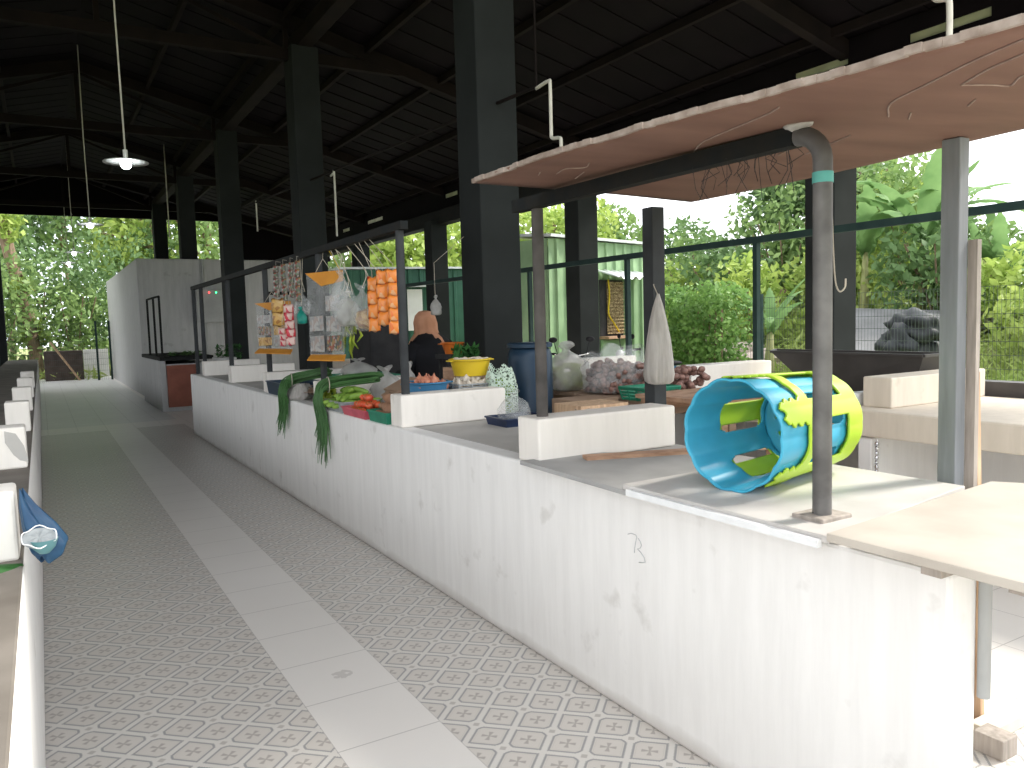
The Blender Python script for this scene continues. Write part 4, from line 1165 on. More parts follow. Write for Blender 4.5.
for sd in (-1, 1):
    sh_ = av(Q(.165 * sd, .04, 1.30), (.058, .058), ch)
    el = av(Q(.215 * sd, .12, 1.06), (.042, .042), sh_)
    fa_ = av(Q(.19 * sd, .26, 1.02), (.036, .036), el)
    wr = av(Q(.14 * sd, .36, 1.02), (.026, .026), fa_)
    pa = av(Q(.125 * sd, .42, 1.015), (.034, .020), wr)
    for k, (o_, L) in enumerate(((-.027, .07), (-.009, .08), (.009, .078), (.027, .06))):
        a = av(Q((.12 + o_) * sd, .465, 1.012), (.0095, .0095), pa)
        b_ = av(Q((.12 + o_ * 1.15) * sd, .465 + L * .5, 1.000), (.0088, .0088), a)
        av(Q((.118 + o_ * 1.15) * sd, .465 + L * .85, .975), (.0078, .0078), b_)
    tb0 = av(Q((.085) * sd, .41, 1.0), (.012, .012), pa)
    tb1 = av(Q((.065) * sd, .44, .985), (.0105, .0105), tb0)
    av(Q((.06) * sd, .47, .975), (.009, .009), tb1)
    hp = av(Q(.095 * sd, 0, .80), (.088, .088), pel)
    kn = av(Q(.10 * sd, .03, .46), (.058, .058), hp)
    an_ = av(Q(.10 * sd, -.01, .09), (.036, .036), kn)
    he = av(Q(.10 * sd, .02, .04), (.036, .036), an_)
    av(Q(.115 * sd, .15, .03), (.03, .028), he)
skin_fig('body', V, Ed, Rd, MT['skin'], pr)
# face (turned away from the camera)
hc = Q(0, .12, 1.50)
fc = MB()
def HP(r, fwd, z): return Q(r, .12 + fwd, 1.50 + z)
fc.blob(HP(0, .098, -.005), .014, (.8, 1, 1.5), 0, 2, 8)
part('nose', fc, MT['skin'], pr, smooth=True)
for sd in (-1, 1):
    part('eye', MB().blob(HP(.03 * sd, .083, .02), .012, (1, .7, .7), 0, 2, 8), MT['white'], pr, smooth=True)
part('mouth', MB().blob(HP(0, .088, -.045), .02, (1.1, .4, .35), 0, 2, 8), MT['tomato'], pr, smooth=True)
# dress: long, rounded over the back and shoulders
rings = [(.0, .0, .05, .26, .22), (0, 0, .5, .235, .195), (0, .0, .85, .20, .165), (0, .015, 1.02, .185, .15), (0, .02, 1.16, .215, .165), (0, .03, 1.27, .225, .16), (0, .045, 1.345, .185, .135), (0, .06, 1.395, .115, .10), (0, .075, 1.425, .075, .075)]
dm = MB()
def dress(u, v):
    k = v * (len(rings) - 1); i = min(int(k), len(rings) - 2); t = k - i; t = t * t * (3 - 2 * t) if False else t
    a, b_ = rings[i], rings[i + 1]
    r, fw_, z, rx, ry = (a[j] + (b_[j] - a[j]) * t for j in range(5))
    th = 2 * PI * u
    fold = 1 + .05 * max(0, 1 - z) * math.sin(11 * th) + .012 * math.sin(5 * th + z * 8)
    return Q(r + rx * math.cos(th) * fold, fw_ + ry * math.sin(th) * fold, z)
dm.grid(dress, 48, 32, closed=True)
part('dress', dm, MT['black'], pr, smooth=True, solid=.006)
for sd in (-1, 1):
    sl = MB().tube(arc([Q(.15 * sd, .035, 1.31), Q(.20 * sd, .07, 1.19), Q(.218 * sd, .125, 1.06), Q(.195 * sd, .25, 1.02), Q(.15 * sd, .345, 1.02)], 6), .06, 16, rs=list(np.interp(np.linspace(0, 1, 25), [0, .3, .5, .8, 1], [.085, .072, .064, .052, .046])))
    part('sleeve', sl, MT['black'], pr, smooth=True)
# headscarf: hood over the head falling behind onto the back
def scarf(u, v):
    th = 2 * PI * u
    prof = [(.0, 1.625, .0), (.055, 1.615, .0), (.092, 1.575, .0), (.108, 1.51, .0), (.106, 1.45, -.01), (.115, 1.40, -.03), (.15, 1.355, -.045), (.175, 1.30, -.05)]
    k = v * (len(prof) - 1); i = min(int(k), len(prof) - 2); t = k - i
    r, z, fo = (prof[i][j] + (prof[i + 1][j] - prof[i][j]) * t for j in range(3))
    fold = 1 + .05 * v * math.sin(9 * th + 1) + .03 * v * math.sin(17 * th)
    return Q(r * math.cos(th) * fold * .98, .115 + fo * .6 + r * math.sin(th) * fold * 1.08, z + .02 * v * math.sin(3 * th))
sc_ = MB().grid(scarf, 64, 36, lambda u, v: not (angdist(u * 360, 90) < 34 and .33 < v < .62), closed=True)
part('headscarf', sc_, MT['peach'], pr, smooth=True, solid=.005)

# ------------------------------------------------------------------ blue bag on the left counter, leaf, near things
bb = thing('blue_plastic_bag', 'blue plastic bag hanging off the left counter edge', 'bag', (-.83, .06, .85))
def bbf(u, v):
    th = 2 * PI * u
    pts = [(-.884, -.045, 1.065, .004, .006), (-.872, -.06, 1.02, .020, .018), (-.848, -.07, .965, .040, .030), (-.828, -.075, .925, .047, .036), (-.828, -.075, .895, .036, .03), (-.838, -.07, .872, .012, .014)]
    k = v * (len(pts) - 1); i = min(int(k), len(pts) - 2); t = k - i
    cx, cy, z, rx, ry = (pts[i][m_] + (pts[i + 1][m_] - pts[i][m_]) * t for m_ in range(5))
    w = 1 + .10 * math.sin(3 * th + v * 5) + .06 * math.sin(8 * th + 2 * v)
    return Vector((cx + rx * math.cos(th) * w, cy + ry * math.sin(th) * w, z + .012 * math.sin(2 * th)))
part('body', MB().grid(bbf, 40, 26, closed=True), MT['bluebag'], bb, smooth=True, solid=.003)
rg = [(-.848 + .042 * math.cos(a), -.128 + .022 * math.sin(a), .950 + .024 * math.sin(a) + .004 * math.sin(5 * a)) for a in np.linspace(0, 2 * PI, 30)]
rimo = part('rim', MB().tube(rg, .0018, 6, cap=False), MT['foam'], bb, smooth=True, label='whitish ring of the bag mouth')
lin = MB().grid(lambda u, v: Vector((-.848 + .042 * v * math.cos(2 * PI * u), -.126 + .022 * v * math.sin(2 * PI * u) + .006 * (1 - v), .946 + .024 * v * math.sin(2 * PI * u) + .006 * math.sin(7 * 2 * PI * u) * v * (1 - v) * 4)), 30, 8, closed=True)
part('mouth_lining', lin, MT['grey_plastic'], bb, smooth=True, label='grey crumpled lining inside the ring')
cupm = MB().lathe([(.012, 0), (.028, .016), (.036, .04), (.034, .04), (.02, .014)], 24, (-.838, -.118, .900), None, True, True)
part('cup', cupm, MT['palecup'], bb, smooth='auto', label='pale teal cup shaped bottom of the bag mouth')
def leaf_ribbon(base, dirv, L, w, droop, n=14, ragged=.0, seed=0, lift=.6):
    """arching leaf blade with folded midrib"""
    q = random.Random(seed)
    d = Vector(dirv).normalized(); h = Vector((d.x, d.y, 0)).normalized() if abs(d.x) + abs(d.y) > 1e-4 else Vector((1, 0, 0))
    sd = Vector((-h.y, h.x, 0))
    vs = []; fs = []
    p = Vector(base); cur = d.copy()
    for i in range(n + 1):
        t = i / n
        ww = w * (math.sin(PI * min(1, t * .92 + .06)) ** .6) * (1 - .25 * t)
        if i % 2 and ragged: ww *= 1 - q.random() * ragged
        nrm = sd.cross(cur).normalized()
        vs += [p - sd * ww / 2 - nrm * (-ww * .13), p, p + sd * ww / 2 + nrm * (ww * .13)]
        cur = (cur + Vector((0, 0, -droop / n)) ).normalized()
        p = p + cur * (L / n)
    for i in range(n):
        a = i * 3
        fs += [(a, a + 1, a + 4, a + 3), (a + 1, a + 2, a + 5, a + 4)]
    return MB().add(vs, fs)
solo('leaf_wrapper', leaf_ribbon((-1.16, -.17, .885), (.95, .28, .14), .28, .15, .35), MT['leafveg'], 'green leaf lying on the left counter before the nearest block', 'leaf', solid=.004, smooth=True)

# ------------------------------------------------------------------ far end: boxed stall with red door, frame, electrics
bx = thing('stall_box', 'white boxed stall with a red brown door at the far end', 'stall', (1.45, 13.2, 0))
part('side_panel', MB().box(1.06, 1.16, 13.25, 16.2, 0, .95), MT['house'], bx, bevel=.008)
part('body', MB().box(1.16, 1.95, 13.27, 16.2, 0, .88), MT['house'], bx)
part('door', MB().box(1.17, 1.72, 13.22, 13.268, .08, .86), MT['reddoor'], bx, bevel=.004, label='red brown board door')
part('top_slab', MB().box(1.06, 2.0, 13.2, 16.25, .951, 1.02), MT['steel'], bx, bevel=.006, label='dark top edge')
fr2 = thing('pipe_frame', 'thin dark pipe frame standing on the far boxed stall', 'frame', (1.1, 13.3, 1.02))  # plain pipe frame on the box, not meant for clothes
for x, y in ((1.10, 15.0), (1.10, 14.0), (1.12, 13.3)): part('upright', MB().tube([(x, y, 1.02), (x, y, 2.14)], .02, 8), MT['steel'], fr2)
part('top_bar', MB().tube([(1.10, 15.0, 2.14), (1.10, 14.0, 2.14), (1.12, 13.3, 2.14)], .02, 8), MT['steel'], fr2)
q = MB()
for k in range(120):
    g = random.Random(k); a = g.uniform(0, 6.28)
    c0 = Vector((1.55 + .3 * g.uniform(-1, 1), 13.6 + .15 * g.uniform(-1, 1), 1.03 + g.uniform(0, .07)))
    d = Vector((math.cos(a), math.sin(a), g.uniform(-.1, .5))) * .06; s = Vector((-math.sin(a), math.cos(a), 0)) * .025
    q.add([c0 - d, c0 + s, c0 + d, c0 - s], [(0, 1, 2, 3)])
solo('green_vegetables', q, MT['stem'], 'low heap of green vegetables on the far boxed stall', 'vegetable', kind='stuff')
q = MB()
for k in range(170):
    g = random.Random(k + 33); a = g.uniform(0, 6.28)
    c0 = Vector((2.1 + .22 * g.uniform(-1, 1), 12.3 + .15 * g.uniform(-1, 1), 1.0 + g.uniform(0, .22)))
    d = Vector((math.cos(a), math.sin(a), g.uniform(-.1, .9))) * .06; s = Vector((-math.sin(a), math.cos(a), 0)) * .02
    q.add([c0 - d, c0 + s, c0 + d, c0 - s], [(0, 1, 2, 3)])
t = thing('potted_plant', 'dark leafy plant at the foot of the far roof column', 'plant', (2.1, 12.3, 0))
part('foliage', q, MT['leafveg'], t)
part('planter', MB().box(1.85, 2.2, 12.1, 12.5, 0, 1.0), MT['house'], t, bevel=.01)
eb = thing('electrical_box', 'pale electrical box with red and green lights on the far wall', 'box', (2.72, 17.4, 1.67))
part('case', MB().box(2.42, 3.06, 17.28, 17.498, 1.67, 2.46), MT['paleboard'], eb, bevel=.015)
part('conduit', MB().tube([(2.62, 17.44, 2.46), (2.62, 17.44, 3.18)], .035, 8), MT['paleboard'], eb, smooth='auto')
part('conduit', MB().tube([(2.62, 17.44, 1.67), (2.62, 17.44, .6)], .03, 8), MT['paleboard'], eb, smooth='auto')
for x, m, l in ((2.55, 'led_red', 'glowing red light'), (2.71, 'led_red', 'glowing red light'), (2.87, 'led_green', 'glowing green light')):
    part('indicator_light', MB().blob((x, 17.275, 2.38), .018, (1, 1, 1), 0, 2, 6), MT[m], eb, label=l)
solo('wall_bracket', MB().bar((4.15, 17.47, 2.36), (5.1, 17.47, 2.36), .06, .08), MT['steel'], 'short dark bracket on the pale far wall', 'bracket')

# ------------------------------------------------------------------ lamps and conduits
lamp_y = [6.0, 12.2, 19.0, 23.2]
lamp_x = [.02, .02, .02, .02]
names = ['nearest hanging saucer lamp over the aisle', 'second hanging saucer lamp over the aisle, lower in view', 'third hanging saucer lamp, before the far trees', 'farthest hanging saucer lamp, small before the trees']
lp0 = None
for i, (x, y) in enumerate(zip(lamp_x, lamp_y)):
    z = [3.15, 3.28, 3.42, 3.5][i]
    if lp0 is None:
        t = thing('pendant_lamp', names[i], 'lamp', (x, y, z), 'hanging saucer lamps')
        part('shade', MB().lathe([(.205, 0), (.16, .014), (.09, .026), (.05, .034), (.03, .038)], 32, (x, y, z), None, False, True), MT['lampshade'], t, smooth='auto', solid=.004)
        so_ = part('socket', MB().tube([(x, y, z + .03), (x, y, z + .12)], .022, 10), MT['white'], t, smooth='auto')
        part('bulb', MB().blob((x, y, z - .02), .05, (1, 1, .9), 0, 2, 10), MT['lampglow'], so_, smooth=True, label='glowing white bulb')
        part('cord', MB().tube([(x, y, z + .12), (x - .01, y, z + 1.4), (x, y, 6.1)], .009, 6), MT['pvc'], t, smooth=True)
        lp0 = t
    else:
        dup(lp0, (x, y, z), label=names[i])
def conduit(label, pts):
    return solo('pipe_conduit', MB().tube(arc(pts, 5) if len(pts) > 3 else pts, .0125, 8), MT['pvc'], label, 'pipe', 'white conduit drops', smooth=True)
conduit('pale kinked conduit drop above the plywood corner', [(2.40, 2.30, 3.18), (2.4, 2.14, 3.19), (2.4, 2.12, 3.15), (2.4, 2.12, 2.85), (2.40, 2.11, 2.79), (2.40, 2.02, 2.77), (2.40, 2.0, 2.73), (2.4, 2.0, 2.45)])
conduit('pale kinked conduit drop at the top right, over the plywood', [(2.40, -.66, 5.16), (2.40, -.68, 3.1), (2.40, -.68, 2.82), (2.40, -.69, 2.76), (2.40, -.74, 2.74), (2.40, -.75, 2.70), (2.40, -.75, 2.54)])
conduit('thin pale conduit drop over the orange snack packs', [(2.4, 7.0, 3.35), (2.4, 6.9, 3.36), (2.4, 6.87, 3.33), (2.4, 6.87, 2.6)])
conduit('thin conduit drop above the pale far wall', [(1.85, 16.8, 5.66), (1.85, 16.8, 4.0), (1.85, 16.8, 3.6)])
conduit('thin conduit drop above the small display', [(2.4, 10.9, 3.6), (2.4, 10.88, 3.55), (2.4, 10.88, 3.1)])
solo('cable_run', MB().bar((2.4, 2.3, 3.19), (2.4, 12.0, 3.62), .02, .02), MT['truss'], 'long dim conduit run above the stalls', 'pipe')
solo('cable_hanger', MB().bar((2.4, 2.3, 3.19), (2.4, 2.3, 5.15), .012, .012), MT['truss'], 'thin hanger holding the long conduit run', 'pipe')

# ------------------------------------------------------------------ back counter things
tr = thing('metal_trough', 'dark slanted sheet metal trough on the back counter', 'trough', (4.6, 1.6, .87))
x0, x1, y0, y1 = 4.35, 4.78, .82, 2.0
tm = MB()
B = [(4.70, .86), (4.9, .86), (4.9, 1.80), (4.72, 1.76)]; T = [(4.62, .72), (4.98, .72), (4.98, 2.36), (4.70, 2.16)]
for i in range(4):
    j = (i + 1) % 4
    tm.add([(*B[i], .87), (*B[j], .87), (*T[j], 1.17), (*T[i], 1.17)], [(0, 1, 2, 3)])
tm.add([(*b_, .87) for b_ in B], [(0, 1, 2, 3)])
part('body', tm, MT['trough'], tr, solid=.012)
rm = MB()
for i in range(4): rm.bar((*T[i], 1.17), (*T[(i + 1) % 4], 1.17), .03, .02)
part('rim', rm, MT['trough'], tr)
solo('foam_panel', MB().box(3.80, 4.05, .72, .80, .87, .955), MT['foam'], 'small white foam slab beside the sand coloured block', 'panel', bevel=.004)
solo('dark_beam', MB().box(5.05, 5.2, -3.2, .75, 0, .97), MT['trough'], 'long dark low panel behind the back counter at right', 'panel')
ch_ = MB()
for k in range(7): ch_.blob((3.715, .46, .66 - .03 * k), .012, (1, 1, 1.5), .1, 2, 6, k)
ch_.tube([(3.715, .46, .69), (3.715, .46, .46)], .006, 6)
solo('hanging_chain', ch_, MT['chrome'], 'short pale chain hanging under the sand coloured block', 'chain')

# ------------------------------------------------------------------ motorbikes
def motorbike(label, loc, rz, paint):
    t = thing('motorbike', label, 'motorbike', (0, 0, 0), 'parked motorbikes')
    for y in (.62, -.62):
        wm_ = MB().lathe([(.20, -.04), (.27, -.045), (.29, 0), (.27, .045), (.20, .04), (.20, -.04)], 28, (0, 0, 0), None, False, False)
        wm_.v = [(c, y + b_, .29 + a) for a, b_, c in wm_.v]
        wh = part('wheel', wm_, MT['rubber'], t, smooth='auto')
        part('hub', MB().tube([(-.05, y, .29), (.05, y, .29)], .05, 12), MT['chrome'], wh, smooth='auto')
        sp = MB()
        for k in range(10):
            a = 2 * PI * k / 10
            sp.tube([(0, y, .29), (0, y + .22 * math.cos(a), .29 + .22 * math.sin(a))], .004, 4)
        part('spokes', sp, MT['chrome'], wh)
    part('body', MB().blob((0, -.18, .62), 1, (.13, .48, .14), .03, 2, 14, 3), MT[paint], t, smooth=True)
    part('front_shield', MB().blob((0, .36, .66), 1, (.17, .07, .30), .03, 2, 12, 5, Matrix.Rotation(.35, 3, 'X')), MT[paint], t, smooth=True)
    part('seat', MB().blob((0, -.22, .78), 1, (.12, .36, .05), .02, 2, 12, 1), MT['black'], t, smooth=True)
    for s in (-1, 1):
        part('fork', MB().tube([(s * .06, .62, .29), (s * .05, .42, .88)], .018, 8), MT['chrome'], t, smooth='auto')
        part('grip', MB().tube([(s * .22, .34, 1.02), (s * .34, .27, 1.03)], .018, 8), MT['black'], t, smooth='auto')
        part('mirror', MB().blob((s * .26, .36, 1.22), .05, (1.2, .35, .8), 0, 2, 8), MT['black'], t, smooth=True)
        part('mirror_stem', MB().tube([(s * .20, .36, 1.02), (s * .25, .36, 1.20)], .006, 6), MT['black'], t)
    part('handlebar', MB().tube(arc([(-.24, .34, 1.02), (-.10, .40, 1.0), (0, .42, .96), (.10, .40, 1.0), (.24, .34, 1.02)], 5), .012, 8), MT['chrome'], t, smooth=True)
    part('headlight', MB().blob((0, .46, .95), .075, (1.1, .8, .9), 0, 2, 12), MT['foam'], t, smooth=True)
    part('front_mudguard', MB().blob((0, .62, .50), 1, (.06, .26, .10), 0, 2, 10), MT[paint], t, smooth=True)
    part('tail_light', MB().blob((0, -.68, .68), .045, (1, .6, .6), 0, 2, 8), MT['redpaint'], t, smooth=True)
    t.location = loc; t.rotation_euler = (0, 0, rz)
    return t
motorbike('dark motorbike with bare handlebars left of the near column', (5.75, 6.75, 0), 2.6, 'navy')
motorbike('blue motorbike behind the hanging white sack', (7.2, 6.75, 0), 1.3, 'bluetub')

# ------------------------------------------------------------------ huts
def hut(label, right, left, h, m, depth=2.4, poster=False, front=True):
    Rr = Vector((*right, 0)); Lf = Vector((*left, 0))
    d = (Rr - Lf); W = d.length; d.normalize(); n = Vector((d.y, -d.x, 0))    # n points to the market
    if n.y > 0: n = -n
    t = thing('metal_hut', label, 'hut', tuple((Rr + Lf) / 2), 'green sheet metal huts')
    def P(x, o, z): return Lf + d * x + n * o + Vector((0, 0, z))
    prof = []
    x = 0
    while x < W - .01:
        prof += [(x, 0), (min(W, x + .17), 0), (min(W, x + .19), .045), (min(W, x + .25), .045), (min(W, x + .27), 0)]; x += .30
    prof.append((W, 0))
    vs = []; fs = []
    for (a, o) in prof: vs += [P(a, o, -.13), P(a, o, h)]
    for i in range(len(prof) - 1): fs.append((2 * i, 2 * i + 2, 2 * i + 3, 2 * i + 1))
    part('front_wall', MB().add(vs, fs), MT[m], t, solid=.01)
    bw = MB()
    bw.add([P(W, -.02, -.13), P(W, -depth, -.13), P(W, -depth, h), P(W, -.02, h)], [(0, 1, 2, 3)])
    bw.add([P(0, -.02, -.13), P(0, -depth, -.13), P(0, -depth, h), P(0, -.02, h)], [(0, 1, 2, 3)])
    bw.add([P(0, -depth, -.13), P(W, -depth, -.13), P(W, -depth, h), P(0, -depth, h)], [(0, 1, 2, 3)])
    part('rear_walls', bw, MT[m], t, solid=.02)
    r0 = [P(-.1, .16, h + .01), P(W + .12, .16, h + .01), P(W + .12, -depth - .1, h + .12), P(-.1, -depth - .1, h + .12)]
    part('roof', MB().add(r0 + [p + Vector((0, 0, .05)) for p in r0], [(0, 1, 2, 3), (7, 6, 5, 4), (0, 4, 5, 1), (1, 5, 6, 2), (2, 6, 7, 3), (3, 7, 4, 0)]), MT['tin'], t, label='white edged tin roof')
    return t, P, W
t, P, W = hut('near green sheet metal hut with white edged roof', (10.25, 10.3), (7.2, 9.45), 2.98, 'hutgreen', 1.1)
# service window: wicker screen, tin awning, ledge
wx0, wx1 = W - 1.75, W - .98
wo = part('window_opening', MB().add([P(wx0, .05, 1.15), P(wx1, .05, 1.15), P(wx1, .05, 2.25), P(wx0, .05, 2.25), P(wx0, .06, 1.15), P(wx1, .06, 1.15), P(wx1, .06, 2.25), P(wx0, .06, 2.25)], [(0, 1, 2, 3), (7, 6, 5, 4), (0, 4, 5, 1), (1, 5, 6, 2), (2, 6, 7, 3), (3, 7, 4, 0)]), MT['darkcloth'], t)
wk = MB()
for k in range(14):
    x = wx0 + .22 + (wx1 - wx0 - .26) * k / 13
    wk.bar(P(x, .085, 1.2), P(x, .085, 2.2), .018, .012)
for k in range(16):
    z = 1.2 + k / 15
    wk.bar(P(wx0 + .2, .10, z), P(wx1 - .02, .10, z), .01, .022)
part('wicker_screen', wk, MT['wicker'], wo, label='woven tan wicker screen')
aw = MB().grid(lambda u, v: P(wx0 - .12 + (wx1 - wx0 + .75) * u, .06 + .55 * v, 2.42 - .16 * v + .03 * math.sin(u * 38)), 60, 4)
part('awning', aw, MT['tin'], t, smooth='auto', solid=.008, label='short wavy tin awning')
part('ledge', MB().bar(P(wx0 - .02, .16, 1.12), P(wx1 + .05, .16, 1.12), .26, .05), MT['raw'], wo)
part('hose', MB().tube(arc([P(wx0 + .20, .13, 2.25), P(wx0 + .22, .14, 1.95), P(wx0 + .18, .14, 1.6), P(wx0 + .35, .14, 1.4), P(wx0 + .52, .14, 1.22)], 6), .016, 8), MT['hose'], t, smooth=True, label='yellow hose on the window')
part('lower_panel', MB().bar(P(wx0, .10, .62), P(wx1, .10, .62), .05, .9), MT['hutgreen'], t)
part('side_post', MB().bar(P(wx1 + .12, .12, -.13), P(wx1 + .12, .12, 2.4), .05, .05), MT['hutgreen'], t)
t, P, W = hut('far green sheet metal hut with a white poster', (9.0, 15.9), (5.7, 16.5), 2.88, 'hutgreen_dark')
solo('poster', MB().bar(P(1.62, .09, 1.85), P(2.02, .09, 1.85), .012, 1.05), MT['paper'], 'plain white poster on the far green hut', 'poster')
part('shelf', MB().bar(P(1.5, .2, 2.45), P(2.5, .2, 2.45), .3, .04), MT['tin'], t)

# ------------------------------------------------------------------ fences
def fence(label, a, b, h, post_at, z0=-.13, dv=.055):
    A0 = Vector((*a, z0)); B0 = Vector((*b, z0)); L = (B0 - A0).length; d = (B0 - A0).normalized()
    t = thing('wire_fence', label, 'fence', tuple((A0 + B0) / 2), 'dark wire fences')
    mb = MB()
    n = int(L / dv)
    for i in range(n + 1):
        p = A0 + d * (i * dv); mb.bar(p + Vector((0, 0, .06)), p + Vector((0, 0, h)), .0036, .0036)
    part('vertical_wires', mb, MT['wire'], t)
    mb = MB()
    for k in range(11):
        z = .06 + (h - .07) * k / 10
        mb.bar(A0 + Vector((0, 0, z)), B0 + Vector((0, 0, z)), .006, .006)
    part('horizontal_wires', mb, MT['wire'], t)
    for s in post_at:
        p = A0 + d * s
        part('post', MB().box(p.x - .03, p.x + .03, p.y - .03, p.y + .03, z0, z0 + h + .06), MT['greenrail'], t)
    return t
fence('long dark wire fence before the grass at right', (10.2, -3.0), (10.2, 9.2), 1.92, [.3, 2.75, 5.55, 8.4, 10.2, 12.1])
fence('dark wire fence across the far end of the aisle', (-6, 25.7), (1.15, 25.7), 1.95, [.1, 2.0, 4.2, 6.72, 7.1])

# ------------------------------------------------------------------ vegetation
def leaf_mesh(name, centers, size, m, parent, up_bias=.3, asp=.5, seed=0, droop=0):
    g = np.random.default_rng(seed)
    n = len(centers)
    d = g.normal(size=(n, 3)); d[:, 2] += up_bias * .3 - droop; d /= np.linalg.norm(d, axis=1)[:, None]
    r = g.normal(size=(n, 3)); s = np.cross(d, r); s /= np.linalg.norm(s, axis=1)[:, None] + 1e-9
    L = size * g.uniform(.6, 1.3, n)[:, None]
    a = centers - d * L * .5; b = centers + s * L * asp * .5 + d * L * .05; c = centers + d * L * .5; e = centers - s * L * asp * .5 + d * L * .05
    vs = np.stack([a, b, c, e], 1).reshape(-1, 3)
    base = np.array(wloc(parent)) if parent is not None else vs.mean(0)
    me = bpy.data.meshes.new(name)
    me.vertices.add(4 * n); me.vertices.foreach_set('co', (vs - base).ravel())
    me.loops.add(4 * n); me.loops.foreach_set('vertex_index', np.arange(4 * n))
    me.polygons.add(n); me.polygons.foreach_set('loop_start', np.arange(n) * 4); me.polygons.foreach_set('loop_total', np.full(n, 4))
    me.update(calc_edges=True); me.validate()
    me.materials.append(m)
    o = bpy.data.objects.new(name, me); C.objects.link(o)
    if parent is not None: o.parent = parent
    else: o.location = base
    return o
def cloud(c, rad, n, clumps, seed, spread=.42):
    g = np.random.default_rng(seed)
    rad = np.array(rad)
    cc = g.normal(size=(clumps, 3)); cc /= np.linalg.norm(cc, axis=1)[:, None]
    cc *= g.uniform(.35, 1, (clumps, 1)) ** .5
    k = g.integers(0, clumps, n)
    q = g.normal(size=(n, 3)); q /= np.linalg.norm(q, axis=1)[:, None]; q *= g.uniform(.4, 1, (n, 1)) ** .5
    return np.array(c) + (cc[k] * (1 - spread * .6) + q * spread) * rad
def tree(label, base, height, rad, kind, n=2600, size=.3, seed=0, trunk=.14, clumps=26, lean=(0, 0), group='trees beyond the market', name='tree', bark='bark', low=.0):
    t = thing(name, label, 'tree', (*base, gz(*base)), group)
    b = Vector((*base, gz(*base)))
    top = b + Vector((lean[0], lean[1], height * .85))
    ctr = (base[0] + lean[0], base[1] + lean[1], height - rad[2] * .85 + low)
    pth = arc([b, b.lerp(top, .4) + Vector((.1, .05, 0)), top], 6)
    part('trunk', MB().tube(pth, trunk, 9, rs=list(np.linspace(trunk, trunk * .35, len(pth)))), MT[bark], t, smooth=True)
    br = MB(); g = random.Random(seed)
    for k in range(6):
        s = b.lerp(top, g.uniform(.45, .85)); a = g.uniform(0, 6.28)
        e = Vector((ctr[0] + rad[0] * .7 * math.cos(a), ctr[1] + rad[1] * .7 * math.sin(a), ctr[2] + rad[2] * g.uniform(-.3, .6)))
        br.tube([s, s.lerp(e, .5) + Vector((0, 0, .15)), e], .04, 6, rs=[trunk * .45, trunk * .3, trunk * .12])
    part('branches', br, MT[bark], t, smooth=True)
    leaf_mesh('foliage', cloud(ctr, rad, n, clumps, seed), size, LV[kind], t, seed=seed)
    return t
def bush(label, c, rad, kind, n=1400, size=.18, seed=0, group='bushes beyond the fence', clumps=16):
    t = thing('bush', label, 'bush', (c[0], c[1], gz(c[0], c[1])), group)
    c = (c[0], c[1], c[2] + max(0, gz(c[0], c[1]))); z0 = gz(c[0], c[1])
    st_ = MB(); g = random.Random(seed)
    for k in range(7):
        a = g.uniform(0, 6.28)
        st_.tube([(c[0], c[1], z0), (c[0] + rad[0] * .3 * math.cos(a), c[1] + rad[1] * .3 * math.sin(a), z0 + rad[2] * .6), (c[0] + rad[0] * .6 * math.cos(a), c[1] + rad[1] * .6 * math.sin(a), z0 + rad[2] * 1.2)], .02, 5)
    part('stems', st_, MT['bark'], t)
    leaf_mesh('foliage', cloud((c[0], c[1], c[2]), rad, n, clumps, seed, .5), size, LV[kind], t, seed=seed)
    return t
def banana(label, base, h, n, L, seed, rad=.11, group='banana plants'):
    t = thing('banana_plant', label, 'banana plant', (*base, gz(*base)), group)
    z0 = gz(*base); h = h + max(0, z0)
    g = random.Random(seed)
    part('stem', MB().tube([(*base, z0), (base[0] + .05, base[1], z0 + (h - z0) * .5), (base[0] + .08, base[1], h)], rad, 10, rs=[rad, rad * .85, rad * .5]), MT['palestem'], t, smooth=True)
    for k in range(n):
        a = 2 * PI * k / n + g.uniform(-.4, .4); e = g.uniform(1.3, 3.4)
        l = leaf_ribbon((base[0] + .08, base[1], h - .15 + g.uniform(0, .2)), (math.cos(a), math.sin(a), e), L * g.uniform(.75, 1.15), L * .23, g.uniform(.9, 2.3), 18, .4, seed * 31 + k)
        part('leaf', l, LV['banana'], t, smooth=True)
    return t

def around(heading_deg, dist):
    """ground point seen from the middle of the cross aisle, by compass heading and distance"""
    a = math.radians(heading_deg)
    return (-.81 + dist * math.sin(a), -2.65 + dist * math.cos(a))

# hedge by the near hut
hg = thing('hedge', 'dense clipped green hedge between the near hut and the wire fence', 'hedge', (9.75, 8.2, -.13))
g = np.random.default_rng(4)
n = 7000
pts = np.stack([g.uniform(9.3, 10.15, n), g.uniform(7.35, 9.15, n), g.uniform(-.1, 2.0, n)], 1)
pts[:, 2] += .12 * np.sin(pts[:, 1] * 5)
leaf_mesh('foliage', pts, .10, LV['hedge'], hg, seed=4, asp=.65)
stm = MB()
for k in range(8): stm.tube([(9.5 + .06 * k, 7.5 + .2 * k, -.13), (9.55 + .05 * k, 7.5 + .2 * k, 1.6)], .02, 5)
part('stems', stm, MT['bark'], hg)

